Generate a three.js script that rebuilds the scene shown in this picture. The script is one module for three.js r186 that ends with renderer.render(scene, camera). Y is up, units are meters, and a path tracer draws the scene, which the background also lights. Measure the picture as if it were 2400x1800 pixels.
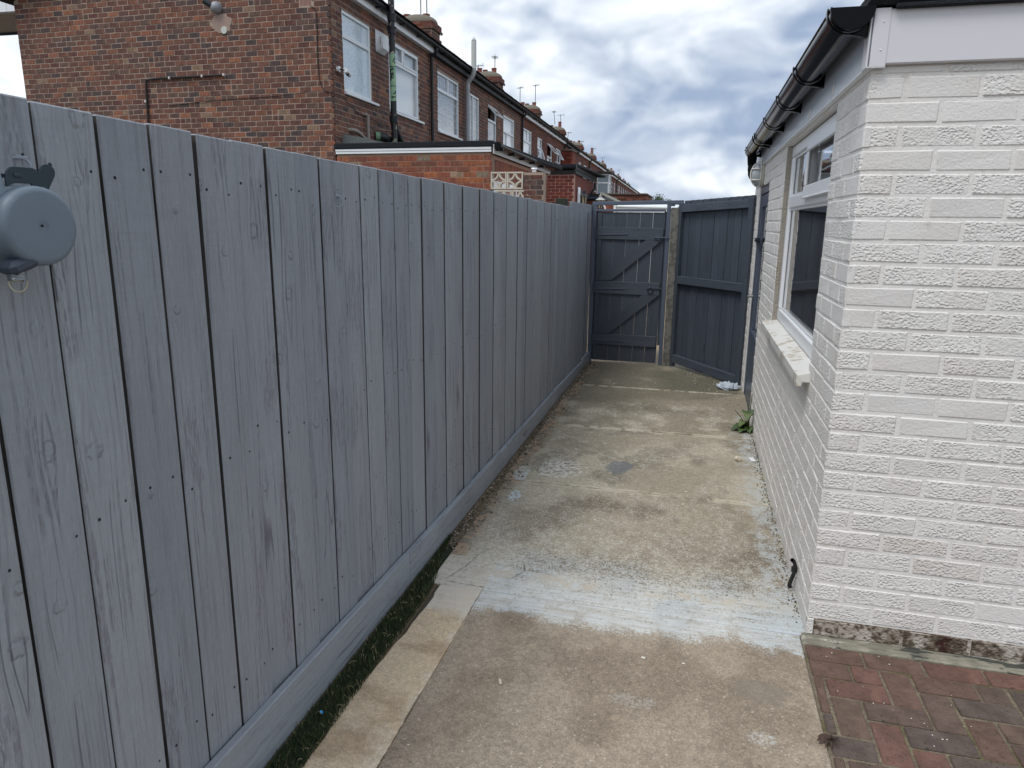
import * as THREE from 'three';
import { mergeGeometries } from 'three/addons/utils/BufferGeometryUtils.js';

// ---------------------------------------------------------------- camera, sky, sun, exposure
const scene = new THREE.Scene();
const camera = new THREE.PerspectiveCamera(56.94, 4 / 3, 0.05, 900);
camera.rotation.order = 'YXZ';
camera.rotation.set(-0.224955, 0.24832, 0.0120274);
camera.position.set(0, 1.551, 0);
scene.add(camera);

const renderer = new THREE.WebGLRenderer({ antialias: true });
renderer.setSize(1024, 768);
renderer.toneMapping = THREE.LinearToneMapping;
renderer.toneMappingExposure = 1.2;
renderer.shadowMap.enabled = true;

const sun = new THREE.DirectionalLight(new THREE.Color(1.0, 0.98, 0.95), 1.5);
sun.position.set(-8, 25, 7);
sun.target.position.set(0, 0, -6);
sun.castShadow = true;
sun.shadow.radius = 44;
sun.shadow.mapSize.set(2048, 2048);
Object.assign(sun.shadow.camera, { left: -30, right: 30, top: 30, bottom: -30, near: 0.5, far: 90 });
scene.add(sun, sun.target);

// ---------------------------------------------------------------- random numbers and noise
function mulberry(a) { return () => { a |= 0; a = a + 0x6D2B79F5 | 0; let t = Math.imul(a ^ a >>> 15, 1 | a); t = t + Math.imul(t ^ t >>> 7, 61 | t) ^ t; return ((t ^ t >>> 14) >>> 0) / 4294967296; }; }
const rnd = mulberry(20417);
const rr = (a, b) => a + (b - a) * rnd();
const pick = a => a[Math.floor(rnd() * a.length)];
const clamp = (x, a = 0, b = 1) => x < a ? a : x > b ? b : x;
const mix = (a, b, t) => a + (b - a) * t;
const sst = (a, b, x) => { const t = clamp((x - a) / (b - a)); return t * t * (3 - 2 * t); };
function hsh(x, y, s) { let h = Math.imul(x, 374761393) + Math.imul(y, 668265263) + Math.imul(s, 2147483647 ^ 974634777) | 0; h = Math.imul(h ^ h >>> 13, 1274126177); h = Math.imul(h ^ h >>> 15, 2246822519); return ((h ^ h >>> 16) >>> 0) / 4294967296; }
function vn(x, y, px = 65536, py = 65536, s = 1) {
  const x0 = Math.floor(x), y0 = Math.floor(y), fx = x - x0, fy = y - y0;
  const u = fx * fx * (3 - 2 * fx), v = fy * fy * (3 - 2 * fy);
  const xa = ((x0 % px) + px) % px, xb = (xa + 1) % px, ya = ((y0 % py) + py) % py, yb = (ya + 1) % py;
  const a = hsh(xa, ya, s), b = hsh(xb, ya, s), c = hsh(xa, yb, s), d = hsh(xb, yb, s);
  return a + (b - a) * u + (c - a) * v + (a - b - c + d) * u * v;
}
function fbm(x, y, px, py, oct, s = 1, gain = 0.5) {
  let a = 0, w = 1, t = 0;
  for (let i = 0; i < oct; i++) { a += w * vn(x, y, px, py, s + i * 17); t += w; w *= gain; x *= 2; y *= 2; px *= 2; py *= 2; }
  return a / t;
}
const mixc = (a, b, t) => [mix(a[0], b[0], t), mix(a[1], b[1], t), mix(a[2], b[2], t)];
const mulc = (a, k) => [a[0] * k, a[1] * k, a[2] * k];

// a texture from a function of (u, v) in 0..1 that gives sRGB 0..255 (colour) or 0..1 (height)
function tex(w, h, fn, srgb = true, tile = [1, 1]) {
  const d = new Uint8Array(w * h * 4);
  for (let y = 0, k = 0; y < h; y++) for (let x = 0; x < w; x++, k += 4) {
    const c = fn((x + 0.5) / w, (y + 0.5) / h);
    if (srgb) { d[k] = clamp(c[0], 0, 255); d[k + 1] = clamp(c[1], 0, 255); d[k + 2] = clamp(c[2], 0, 255); }
    else d[k] = d[k + 1] = d[k + 2] = clamp(c) * 255;
    d[k + 3] = 255;
  }
  const t = new THREE.DataTexture(d, w, h);
  t.wrapS = t.wrapT = THREE.RepeatWrapping;
  t.magFilter = THREE.LinearFilter; t.minFilter = THREE.LinearMipmapLinearFilter; t.generateMipmaps = true;
  if (srgb) t.colorSpace = THREE.SRGBColorSpace;
  t.repeat.set(1 / tile[0], 1 / tile[1]);
  t.needsUpdate = true;
  return t;
}

// ---------------------------------------------------------------- the sky: broken overcast, no sun disc
(function makeSky() {
  const W = 1920, H = 960, d = new Float32Array(W * H * 4);
  const R = Math.PI / 180;
  // single cloud masses: azimuth from the lane's direction (+ to the right), elevation, half widths, how much lighter (+) or darker (-)
  const masses = [
    [-5, 9, 24, 9, -0.26], [-21, 13, 9, 5, 0.30], [-9, 13.5, 6, 2.6, -0.26], [-13, 9.5, 6, 2.2, 0.16], [-5, 9.4, 7, 1.6, -0.10], [1, 12.8, 6, 3, 0.20],
    [-5, 15.5, 5, 1.6, 0.2], [3.5, 6.4, 9, 1.7, -0.34], [-7, 6.2, 5, 1.2, -0.08], [3, 2.9, 9, 0.75, 0.42], [-2, 1.2, 14, 0.8, -0.06], [-47, 10, 16, 9, 0.34], [12, 11, 8, 3, 0.1], [-2, 7.9, 3, 0.9, 0.1],
  ];
  for (let j = 0, k = 0; j < H; j++) {
    const el = ((j + 0.5) / H - 0.5) * Math.PI;
    if (el < -0.03) { for (let i = 0; i < W; i++, k += 4) { d[k] = 0.5; d[k + 1] = 0.52; d[k + 2] = 0.54; d[k + 3] = 1; } continue; }
    const sy = Math.sin(el), cy = Math.cos(el);
    for (let i = 0; i < W; i++, k += 4) {
      const th = ((i + 0.5) / W - 0.5) * 2 * Math.PI, dx = Math.cos(th) * cy, dz = Math.sin(th) * cy;
      const e = Math.max(el / R, 0), az = Math.atan2(dx, -dz) / R;
      const q = 1 / (Math.max(sy, 0) + 0.30), px = dx * q * 2.4 + 40, pz = dz * q * 2.4 + 40;
      const wx = fbm(px * 1.3, pz * 1.3, 9999, 9999, 3, 5) - 0.5, wz = fbm(px * 1.3, pz * 1.3, 9999, 9999, 3, 9) - 0.5;
      const big = fbm(px * 1.1 + wx * 1.4, pz * 1.1 + wz * 1.4, 9999, 9999, 5, 21, 0.52);
      const fine = fbm(px * 5 + wx * 4, pz * 5 + wz * 4, 9999, 9999, 5, 33, 0.58);
      let b = 0.68 + (big - 0.5) * 1.9 + (fine - 0.5) * 1.0;
      if (e < 40) for (const m of masses) {
        const a = (az - m[0] + (wx * 9)) / m[2], c = (e - m[1] + wz * 2.4) / m[3];
        b += m[4] * Math.exp(-(a * a + c * c)) * (0.75 + 0.5 * fine);
      }
      b = clamp(b, 0.05, 1.12);
      const hz = Math.exp(-e / 2.2);                                   // pale air low down
      b = mix(b, 0.80, hz * 0.5);
      let c = [mix(0.265, 0.81, b), mix(0.35, 0.865, b), mix(0.505, 0.925, b)];
      const cream = Math.exp(-Math.pow((e - 2.8) / 1.5, 2)) * clamp(b - 0.55) * 0.5;
      c = [c[0] + 0.05 * cream, c[1] + 0.02 * cream, c[2] - 0.12 * cream];
      d[k] = c[0]; d[k + 1] = c[1]; d[k + 2] = c[2]; d[k + 3] = 1;
    }
  }
  const t = new THREE.DataTexture(d, W, H, THREE.RGBAFormat, THREE.FloatType);
  t.mapping = THREE.EquirectangularReflectionMapping;
  t.magFilter = THREE.LinearFilter; t.minFilter = THREE.LinearFilter;
  t.needsUpdate = true;
  scene.background = t; scene.environment = t;
})();

// ---------------------------------------------------------------- building helpers
const taken = new Map();
function numbered(n) { const k = taken.get(n) || 0; taken.set(n, k + 1); return k ? `${n}_${String(k).padStart(3, '0')}` : n; }
function mesh(name, geo, mat, parent, pos, rot) {
  const m = new THREE.Mesh(geo, mat);
  m.name = parent === scene ? numbered(name) : name;
  if (pos) m.position.set(...pos);
  if (rot) m.rotation.set(...rot);
  m.castShadow = m.receiveShadow = true;
  parent.add(m);
  return m;
}
function tag(o, label, category, group) { o.userData.label = label; o.userData.category = category; if (group) o.userData.group = group; return o; }
function thing(name, label, category, pos = [0, 0, 0], turn = 0, group) {
  const g = new THREE.Group(); g.name = numbered(name); g.position.set(...pos); g.rotation.y = turn; scene.add(g);
  return tag(g, label, category, group);
}
function structure(o) { o.userData.kind = 'structure'; return o; }
function stuff(o) { o.userData.kind = 'stuff'; return o; }

// chamfered box, uv in metres; o: { j corner jitter, uo uv offset, swap grain along u, r random }
function bb(w, h, d, b = 0.004, o = {}) {
  const { j = 0, uo = [0, 0], swap = false } = o, rn = o.r || rnd;
  b = Math.min(b, w * 0.45, h * 0.45, d * 0.45);
  const H = [w / 2, h / 2, d / 2], P = {};
  for (const sx of [-1, 1]) for (const sy of [-1, 1]) for (const sz of [-1, 1]) {
    const jt = j ? [(rn() - 0.5) * j, (rn() - 0.5) * j, (rn() - 0.5) * j] : [0, 0, 0], s = [sx, sy, sz];
    P[`${sx}${sy}${sz}`] = [0, 1, 2].map(ax => [0, 1, 2].map(i => s[i] * (i === ax ? H[i] : H[i] - b) + jt[i]));
  }
  const pos = [], uv = [];
  const key = s => `${s[0]}${s[1]}${s[2]}`;
  const tri = (A, B, C) => {
    const e = [B[0] - A[0], B[1] - A[1], B[2] - A[2]], f = [C[0] - A[0], C[1] - A[1], C[2] - A[2]];
    const n = [e[1] * f[2] - e[2] * f[1], e[2] * f[0] - e[0] * f[2], e[0] * f[1] - e[1] * f[0]];
    const m = [A[0] + B[0] + C[0], A[1] + B[1] + C[1], A[2] + B[2] + C[2]];
    if (n[0] * m[0] + n[1] * m[1] + n[2] * m[2] < 0) [B, C] = [C, B];
    const a = n.map(Math.abs), ax = a[0] >= a[1] && a[0] >= a[2] ? 0 : a[1] >= a[2] ? 1 : 2;
    for (const v of [A, B, C]) {
      pos.push(...v);
      let t = ax === 0 ? [v[2], v[1]] : ax === 1 ? [v[0], v[2]] : [v[0], v[1]];
      if (ax === 1 && o.topAlong) t = [v[2], v[0]];
      if (swap) t = [t[1], t[0]];
      uv.push(t[0] + uo[0], t[1] + uo[1]);
    }
  };
  const quad = (A, B, C, D) => { tri(A, B, C); tri(A, C, D); };
  for (let ax = 0; ax < 3; ax++) for (const s of [-1, 1]) {
    const [u, v] = [0, 1, 2].filter(i => i !== ax), c = (a, bq) => { const q = [0, 0, 0]; q[ax] = s; q[u] = a; q[v] = bq; return P[key(q)][ax]; };
    quad(c(-1, -1), c(1, -1), c(1, 1), c(-1, 1));
  }
  if (b > 0) {
    for (let ax = 0; ax < 3; ax++) {
      const [u, v] = [0, 1, 2].filter(i => i !== ax);
      for (const su of [-1, 1]) for (const sv of [-1, 1]) {
        const k = e => { const q = [0, 0, 0]; q[ax] = e; q[u] = su; q[v] = sv; return P[key(q)]; };
        quad(k(-1)[u], k(1)[u], k(1)[v], k(-1)[v]);
      }
    }
    for (const p of Object.values(P)) tri(p[0], p[1], p[2]);
  }
  const g = new THREE.BufferGeometry();
  g.setAttribute('position', new THREE.Float32BufferAttribute(pos, 3));
  g.setAttribute('uv', new THREE.Float32BufferAttribute(uv, 2));
  g.computeVertexNormals();
  return g;
}
const at = (g, x, y, z, rx = 0, ry = 0, rz = 0) => { if (rx) g.rotateX(rx); if (rz) g.rotateZ(rz); if (ry) g.rotateY(ry); g.translate(x, y, z); return g; };
// box between two corners
const span = (x0, x1, y0, y1, z0, z1, b = 0.004, o) => at(bb(Math.abs(x1 - x0), Math.abs(y1 - y0), Math.abs(z1 - z0), b, o), (x0 + x1) / 2, (y0 + y1) / 2, (z0 + z1) / 2);
const flat = g => { const q = g.index ? g.toNonIndexed() : g; for (const k of Object.keys(q.attributes)) if (!['position', 'normal', 'uv', 'color'].includes(k)) q.deleteAttribute(k); return q; };
const merge = list => mergeGeometries(list.map(flat));
function tube(pts, r, seg = 24, rad = 10, curved = true) {
  const v = pts.map(p => new THREE.Vector3(...p));
  let c;
  if (curved) c = new THREE.CatmullRomCurve3(v, false, 'centripetal');
  else { c = new THREE.CurvePath(); for (let i = 0; i + 1 < v.length; i++) c.add(new THREE.LineCurve3(v[i], v[i + 1])); }
  return new THREE.TubeGeometry(c, seg, r, rad, false);
}
const cyl = (r0, r1, h, n = 20) => new THREE.CylinderGeometry(r0, r1, h, n);
function colored(g, c) { const n = g.attributes.position.count, a = new Float32Array(n * 3); for (let i = 0; i < n; i++) a.set(c, i * 3); g.setAttribute('color', new THREE.BufferAttribute(a, 3)); return g; }
const lin = (r, g, b) => { const c = new THREE.Color().setRGB(r / 255, g / 255, b / 255, THREE.SRGBColorSpace); return [c.r, c.g, c.b]; };
function std(rgb, rough = 0.8, more = {}) { const m = new THREE.MeshStandardMaterial({ roughness: rough, metalness: 0, ...more }); m.color.setRGB(rgb[0] / 255, rgb[1] / 255, rgb[2] / 255, THREE.SRGBColorSpace); return m; }
function phys(rgb, rough = 0.8, more = {}) { const m = new THREE.MeshPhysicalMaterial({ roughness: rough, metalness: 0, ...more }); m.color.setRGB(rgb[0] / 255, rgb[1] / 255, rgb[2] / 255, THREE.SRGBColorSpace); return m; }
// ---------------------------------------------------------------- materials
// painted rough-sawn softwood: grain runs along v; .9 m x 1.8 m
const woodKnots = [];
{ const r = mulberry(77); for (let i = 0; i < 20; i++) woodKnots.push([r(), r(), 0.009 + 0.011 * r(), r()]); }
const woodRGB = new Uint8Array(1024 * 2048 * 4), woodH8 = new Uint8Array(1024 * 2048 * 4);
{
  const W = 1024, H = 2048;
  for (let j = 0, n = 0; j < H; j++) for (let i = 0; i < W; i++, n += 4) {
    const u = (i + 0.5) / W, v = (j + 0.5) / H;
    let w = 0, kn = 0, ring = 0;
    for (const k of woodKnots) {
      let du = u - k[0], dv = v - k[1]; du -= Math.round(du); dv -= Math.round(dv);
      du *= 0.9; dv *= 1.8;
      if (Math.abs(du) > 0.09 || Math.abs(dv) > 0.2) continue;
      const e = Math.exp(-(du * du / (k[2] * k[2] * 5) + dv * dv / (k[2] * k[2] * 28)));
      w += Math.sign(du) * e * k[2] * 0.9;
      const q = Math.hypot(du, dv * (0.7 + 0.5 * k[3])) / k[2] + (vn(u * 120, v * 240, 120, 240, 71) - 0.5) * 0.6;
      kn = Math.max(kn, sst(1.25, 0.5, q)); ring = Math.max(ring, sst(1.3, 1.0, q) * sst(0.6, 1.0, q) * sst(0.35, 0.6, vn(u * 60, v * 120, 60, 120, 73)));
    }
    const uu = u - w / 0.9;
    const grain = fbm(uu * 165, v * 6, 165, 6, 3, 3), hair = vn(uu * 380, v * 46, 380, 46, 8), saw = fbm(uu * 9, v * 330, 9, 330, 2, 12);
    const patch = fbm(u * 10, v * 4, 10, 4, 4, 41), patch2 = fbm(uu * 40, v * 9, 40, 9, 3, 55);
    const fur = fbm(uu * 260, v * 90, 260, 90, 2, 91);
    const thin = sst(0.50, 0.66, patch + (grain - 0.5) * 0.6) * sst(0.40, 0.62, patch2);
    const crack = sst(0.03, 0.0, Math.abs(vn(uu * 34, v * 3, 34, 3, 61) - 0.5)) * sst(0.62, 0.74, fbm(u * 12, v * 6, 12, 6, 2, 63));
    const h = 0.5 + (grain - 0.5) * 0.5 + (hair - 0.5) * 0.16 + (saw - 0.5) * 0.09 + (fur - 0.5) * (0.14 + thin * 0.7) - crack * 0.4 + kn * 0.3 - ring * 0.22;
    let c = [240, 243, 246];
    c = mixc(c, [204, 202, 206], thin * (0.1 + 0.8 * sst(0.42, 0.62, fur)));
    c = mixc(c, [198, 197, 202], sst(0.55, 0.8, grain) * 0.4);
    c = mulc(c, 0.955 + 0.12 * (patch - 0.5) + 0.06 * (fur - 0.5) + 0.025 * (saw - 0.5));
    c = mixc(c, [150, 150, 158], crack * 0.7 + ring * 0.35);
    woodRGB[n] = clamp(c[0], 0, 255); woodRGB[n + 1] = clamp(c[1], 0, 255); woodRGB[n + 2] = clamp(c[2], 0, 255); woodRGB[n + 3] = 255;
    woodH8[n] = woodH8[n + 1] = woodH8[n + 2] = clamp(h) * 255; woodH8[n + 3] = 255;
  }
}
function dataTex(d, w, h, srgb, tile) {
  const t = new THREE.DataTexture(d, w, h); t.wrapS = t.wrapT = THREE.RepeatWrapping; t.magFilter = THREE.LinearFilter; t.minFilter = THREE.LinearMipmapLinearFilter; t.generateMipmaps = true;
  if (srgb) t.colorSpace = THREE.SRGBColorSpace; t.repeat.set(1 / tile[0], 1 / tile[1]); t.needsUpdate = true; return t;
}
const woodMap = dataTex(woodRGB, 1024, 2048, true, [0.9, 1.8]), woodBump = dataTex(woodH8, 1024, 2048, false, [0.9, 1.8]);
const fencePaint = [[160, 163, 168], [166, 169, 173], [154, 157, 163], [159, 161, 166]].map(c => std(c, 0.62, { map: woodMap, bumpMap: woodBump, bumpScale: 0.005 }));
const skirtPaint = std([166, 170, 175], 0.5, { map: woodMap, bumpMap: woodBump, bumpScale: 0.0016 });
const anthracitePaint = [[75, 82, 92], [72, 79, 89], [78, 85, 95]].map(c => std(c, 0.6, { map: woodMap, bumpMap: woodBump, bumpScale: 0.0022 }));
const rawWood = std([92, 84, 72], 0.9, { map: woodMap, bumpMap: woodBump, bumpScale: 0.003 });
const nailDark = std([30, 31, 34], 0.9);

// painted masonry
function cells(u, v, n, m, seed) {                       // distance to the nearest scattered point, repeating
  const x = u * n, y = v * m, xi = Math.floor(x), yi = Math.floor(y); let d = 9;
  for (let a = -1; a <= 1; a++) for (let b = -1; b <= 1; b++) { const cx = (xi + a + n) % n, cy = (yi + b + m) % m; const px = xi + a + hsh(cx, cy, seed), py = yi + b + hsh(cx, cy, seed + 1); d = Math.min(d, Math.hypot(px - x, py - y) / (0.55 + 0.75 * hsh(cx, cy, seed + 2))); }
  return d;
}
const pitBump = tex(1024, 1024, (u, v) => {
  const w = fbm(u * 60, v * 60, 60, 60, 2, 4) - 0.5, d = cells(u + w * 0.003, v + w * 0.003, 48, 62, 7), b = vn(u * 240, v * 240, 240, 240, 19), a = fbm(u * 16, v * 22, 16, 22, 3, 29);
  const amt = sst(0.3, 0.6, a);
  return 0.72 - 0.6 * sst(0.58, 0.16, d) * (0.3 + 0.7 * amt) + 0.12 * (b - 0.5) + 0.35 * (a - 0.5);
}, false, [0.6, 0.6]);
const softBump = tex(512, 512, (u, v) => 0.5 + 0.55 * (fbm(u * 70, v * 90, 70, 90, 3, 17) - 0.5) + 0.4 * (fbm(u * 12, v * 12, 12, 12, 3, 23) - 0.5), false, [0.5, 0.5]);
const whiteMap = tex(1024, 1024, (u, v) => {
  const a = fbm(u * 7, v * 7, 7, 7, 5, 71), b = fbm(u * 40, v * 40, 40, 40, 3, 83), s = vn(u * 260, v * 260, 260, 260, 5);
  let c = [244, 243, 242];
  c = mixc(c, [234, 230, 226], sst(0.45, 0.75, a) * 0.5);
  c = mixc(c, [196, 186, 176], sst(0.66, 0.82, b) * sst(0.55, 0.7, a) * 0.35);
  if (s > 0.965) c = mixc(c, [150, 140, 128], 0.6);
  return c;
}, true, [1.6, 1.6]);
const whitePit = [[234, 231, 227], [232, 229, 225], [236, 233, 229]].map(c => std(c, 0.72, { map: whiteMap, bumpMap: pitBump, bumpScale: 0.0042 }));
const whiteSoft = [[234, 231, 227], [232, 229, 226]].map(c => std(c, 0.66, { map: whiteMap, bumpMap: softBump, bumpScale: 0.0022 }));
const whiteStain = std([227, 221, 215], 0.8, { map: whiteMap, bumpMap: pitBump, bumpScale: 0.0042 });
const whiteMortar = std([238, 235, 231], 0.8, { map: whiteMap, bumpMap: softBump, bumpScale: 0.0026 });
const plinthMap = tex(512, 128, (u, v) => {
  const a = fbm(u * 16, v * 4, 16, 4, 5, 15), b = fbm(u * 60, v * 15, 60, 15, 3, 28), c0 = fbm(u * 130, v * 33, 130, 33, 2, 31);
  let c = [206, 198, 190];
  c = mixc(c, [132, 120, 104], sst(0.36, 0.6, a) * (0.4 + 0.6 * b));
  c = mixc(c, [76, 64, 50], sst(0.46, 0.66, a * 0.45 + c0 * 0.55) * 0.8);
  c = mixc(c, [62, 30, 20], sst(0.66, 0.74, a) * sst(0.5, 0.7, b));
  return c;
}, true, [1.6, 0.4]);
const plinthPaint = std([225, 222, 218], 0.9, { map: plinthMap, bumpMap: pitBump, bumpScale: 0.005 });
const upvc = std([236, 238, 240], 0.28);
const upvcDirty = std([236, 234, 230], 0.4, { map: tex(512, 512, (u, v) => {
  const a = fbm(u * 40, v * 8, 40, 8, 4, 37), b = fbm(u * 18, v * 18, 18, 18, 3, 39);
  let c = [240, 240, 238]; const k = fbm(u * 6, v * 3, 6, 3, 3, 43); c = mixc(c, [186, 172, 148], sst(0.5, 0.64, a * 0.5 + b * 0.5) * sst(0.42, 0.62, k) * 0.6); return mixc(c, [140, 120, 96], sst(0.66, 0.74, a) * sst(0.5, 0.65, b) * 0.6);
}, true, [1.3, 0.7]) });
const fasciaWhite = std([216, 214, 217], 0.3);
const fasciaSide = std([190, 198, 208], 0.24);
const blackPlastic = phys([12, 14, 18], 0.14, { specularIntensity: 0.24 });
const blackMatt = std([26, 28, 32], 0.55);
const felt = std([46, 50, 56], 0.95, { map: tex(256, 256, (u, v) => { const k = vn(u * 128, v * 128, 128, 128, 3) > 0.8 ? 1.5 : 1; return mulc([150, 154, 160], k * (0.8 + 0.4 * fbm(u * 12, v * 12, 12, 12, 3, 2))); }, true, [0.25, 0.25]), bumpMap: softBump, bumpScale: 0.003 });
const glass = new THREE.MeshPhysicalMaterial({ color: 0xffffff, roughness: 0.02, metalness: 0, transmission: 1, thickness: 0, ior: 1.5 });
const doorPaint = std([80, 88, 104], 0.35);
const steel = std([150, 156, 160], 0.32, { metalness: 0.9 });
const darkSteel = std([58, 70, 78], 0.3, { metalness: 0.75 });

// clay brick: grain shared by all tones
const clayMap = tex(512, 512, (u, v) => { const a = fbm(u * 22, v * 22, 22, 22, 4, 47), b = vn(u * 200, v * 200, 200, 200, 49), c = fbm(u * 60, v * 6, 60, 6, 3, 53); return mulc([232, 228, 224], 0.72 + 0.32 * a + 0.1 * (b - 0.5) + 0.22 * (c - 0.3)); }, true, [0.9, 0.9]);
const clayBump = tex(256, 256, (u, v) => 0.5 + 0.6 * (fbm(u * 40, v * 40, 40, 40, 3, 57) - 0.5) + 0.4 * (fbm(u * 9, v * 9, 9, 9, 2, 59) - 0.5), false, [0.4, 0.4]);
const clayTones = [[138, 95, 80], [146, 101, 84], [130, 91, 79], [153, 104, 84], [123, 89, 80], [134, 97, 84], [114, 90, 84], [100, 85, 84], [127, 100, 89], [158, 106, 85], [170, 113, 88], [180, 122, 94], [166, 138, 116], [122, 82, 75]];
const clayOdds = [0, 0, 0, 0, 1, 1, 1, 2, 2, 2, 2, 3, 3, 4, 4, 4, 5, 5, 5, 5, 6, 6, 6, 7, 7, 8, 8, 8, 9, 9, 10, 11, 12, 13, 13, 13];
const clay = clayTones.map(c => std(mulc(c, 0.95), 0.9, { map: clayMap, bumpMap: clayBump, bumpScale: 0.0035 }));
const clayVertex = new THREE.MeshStandardMaterial({ color: 0xffffff, vertexColors: true, roughness: 0.9, map: clayMap, bumpMap: clayBump, bumpScale: 0.0035 });
const clayColor = k => lin(...mulc(clayTones[k], 0.95));
const mortarOld = std([164, 145, 131], 0.95, { bumpMap: softBump, bumpScale: 0.002 });
const mortarPale = std([172, 136, 122], 0.95);
const redTones = [[128, 62, 52], [120, 57, 49], [135, 66, 55], [113, 54, 48]];
const redClay = redTones.map(c => std(c, 0.85, { map: clayMap, bumpMap: clayBump, bumpScale: 0.002 }));
const orangeTones = [[168, 100, 76], [158, 94, 74], [174, 108, 78], [146, 90, 74], [152, 98, 80], [134, 90, 76], [186, 114, 76], [176, 150, 126], [156, 140, 122]];
const orangeClay = orangeTones.map(c => std(c, 0.9, { map: clayMap, bumpMap: clayBump, bumpScale: 0.003 }));
// brickwork too far off to tell the bricks apart
const farBrick = std([130, 92, 80], 0.95, { map: tex(256, 256, (u, v) => {
  const r = Math.floor(v * 24), x = u * 10 + (r % 2) * 0.5, i = Math.floor(x), fx = x - i, fy = v * 24 - r;
  const m = fx < 0.05 || fy < 0.12 ? 1 : 0, k = hsh(i % 10, r, 3);
  return m ? [226, 206, 192] : mulc(k > 0.85 ? [255, 190, 150] : [236, 214, 208], 0.62 + 0.45 * hsh(i % 10, r, 7));
}, true, [2.22, 2.076]) });
const slate = std([62, 60, 62], 0.85, { bumpMap: softBump, bumpScale: 0.01 });
const chimneyCap = std([122, 116, 104], 0.95, { map: whiteMap, bumpMap: softBump, bumpScale: 0.01 });
const pot = std([132, 84, 70], 0.9);
const concreteMat = std([140, 139, 136], 0.95, { map: tex(256, 512, (u, v) => { const a = fbm(u * 8, v * 16, 8, 16, 4, 3), b = vn(u * 90, v * 180, 90, 180, 9); let c = [216, 213, 207]; c = mixc(c, [172, 169, 162], sst(0.4, 0.7, a)); return mulc(c, b > 0.87 ? 0.7 : b < 0.1 ? 1.15 : 1); }, true, [0.3, 0.6]), bumpMap: softBump, bumpScale: 0.003 });
// ---------------------------------------------------------------- ground
function sheet(x0, x1, z0, z1, y, uvf) {   // a level sheet, z0 > z1
  const g = new THREE.BufferGeometry(), P = [[x0, z0], [x1, z0], [x1, z1], [x0, z1]], pos = [], uv = [];
  for (const k of [0, 1, 2, 0, 2, 3]) { pos.push(P[k][0], y, P[k][1]); uv.push(...(uvf ? uvf(...P[k]) : P[k])); }
  g.setAttribute('position', new THREE.Float32BufferAttribute(pos, 3)); g.setAttribute('uv', new THREE.Float32BufferAttribute(uv, 2)); g.computeVertexNormals();
  return g;
}
const yardMap = tex(512, 512, (u, v) => { const a = fbm(u * 6, v * 6, 6, 6, 5, 3), b = vn(u * 160, v * 160, 160, 160, 5); return mulc([176, 166, 150], 0.72 + 0.4 * a + 0.12 * (b - 0.5)); }, true, [2.5, 2.5]);
const yardMat = std([168, 162, 150], 0.95, { map: yardMap, bumpMap: softBump, bumpScale: 0.003 });
structure(mesh('ground', sheet(-400, 400, 400, -800, -0.03), std([120, 114, 104], 0.95, { map: yardMap }), scene));
structure(mesh('back_lane', sheet(-2.6, 2.2, -8.06, -140, -0.02), std([214, 200, 182], 0.95, { map: yardMap }), scene));

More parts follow.
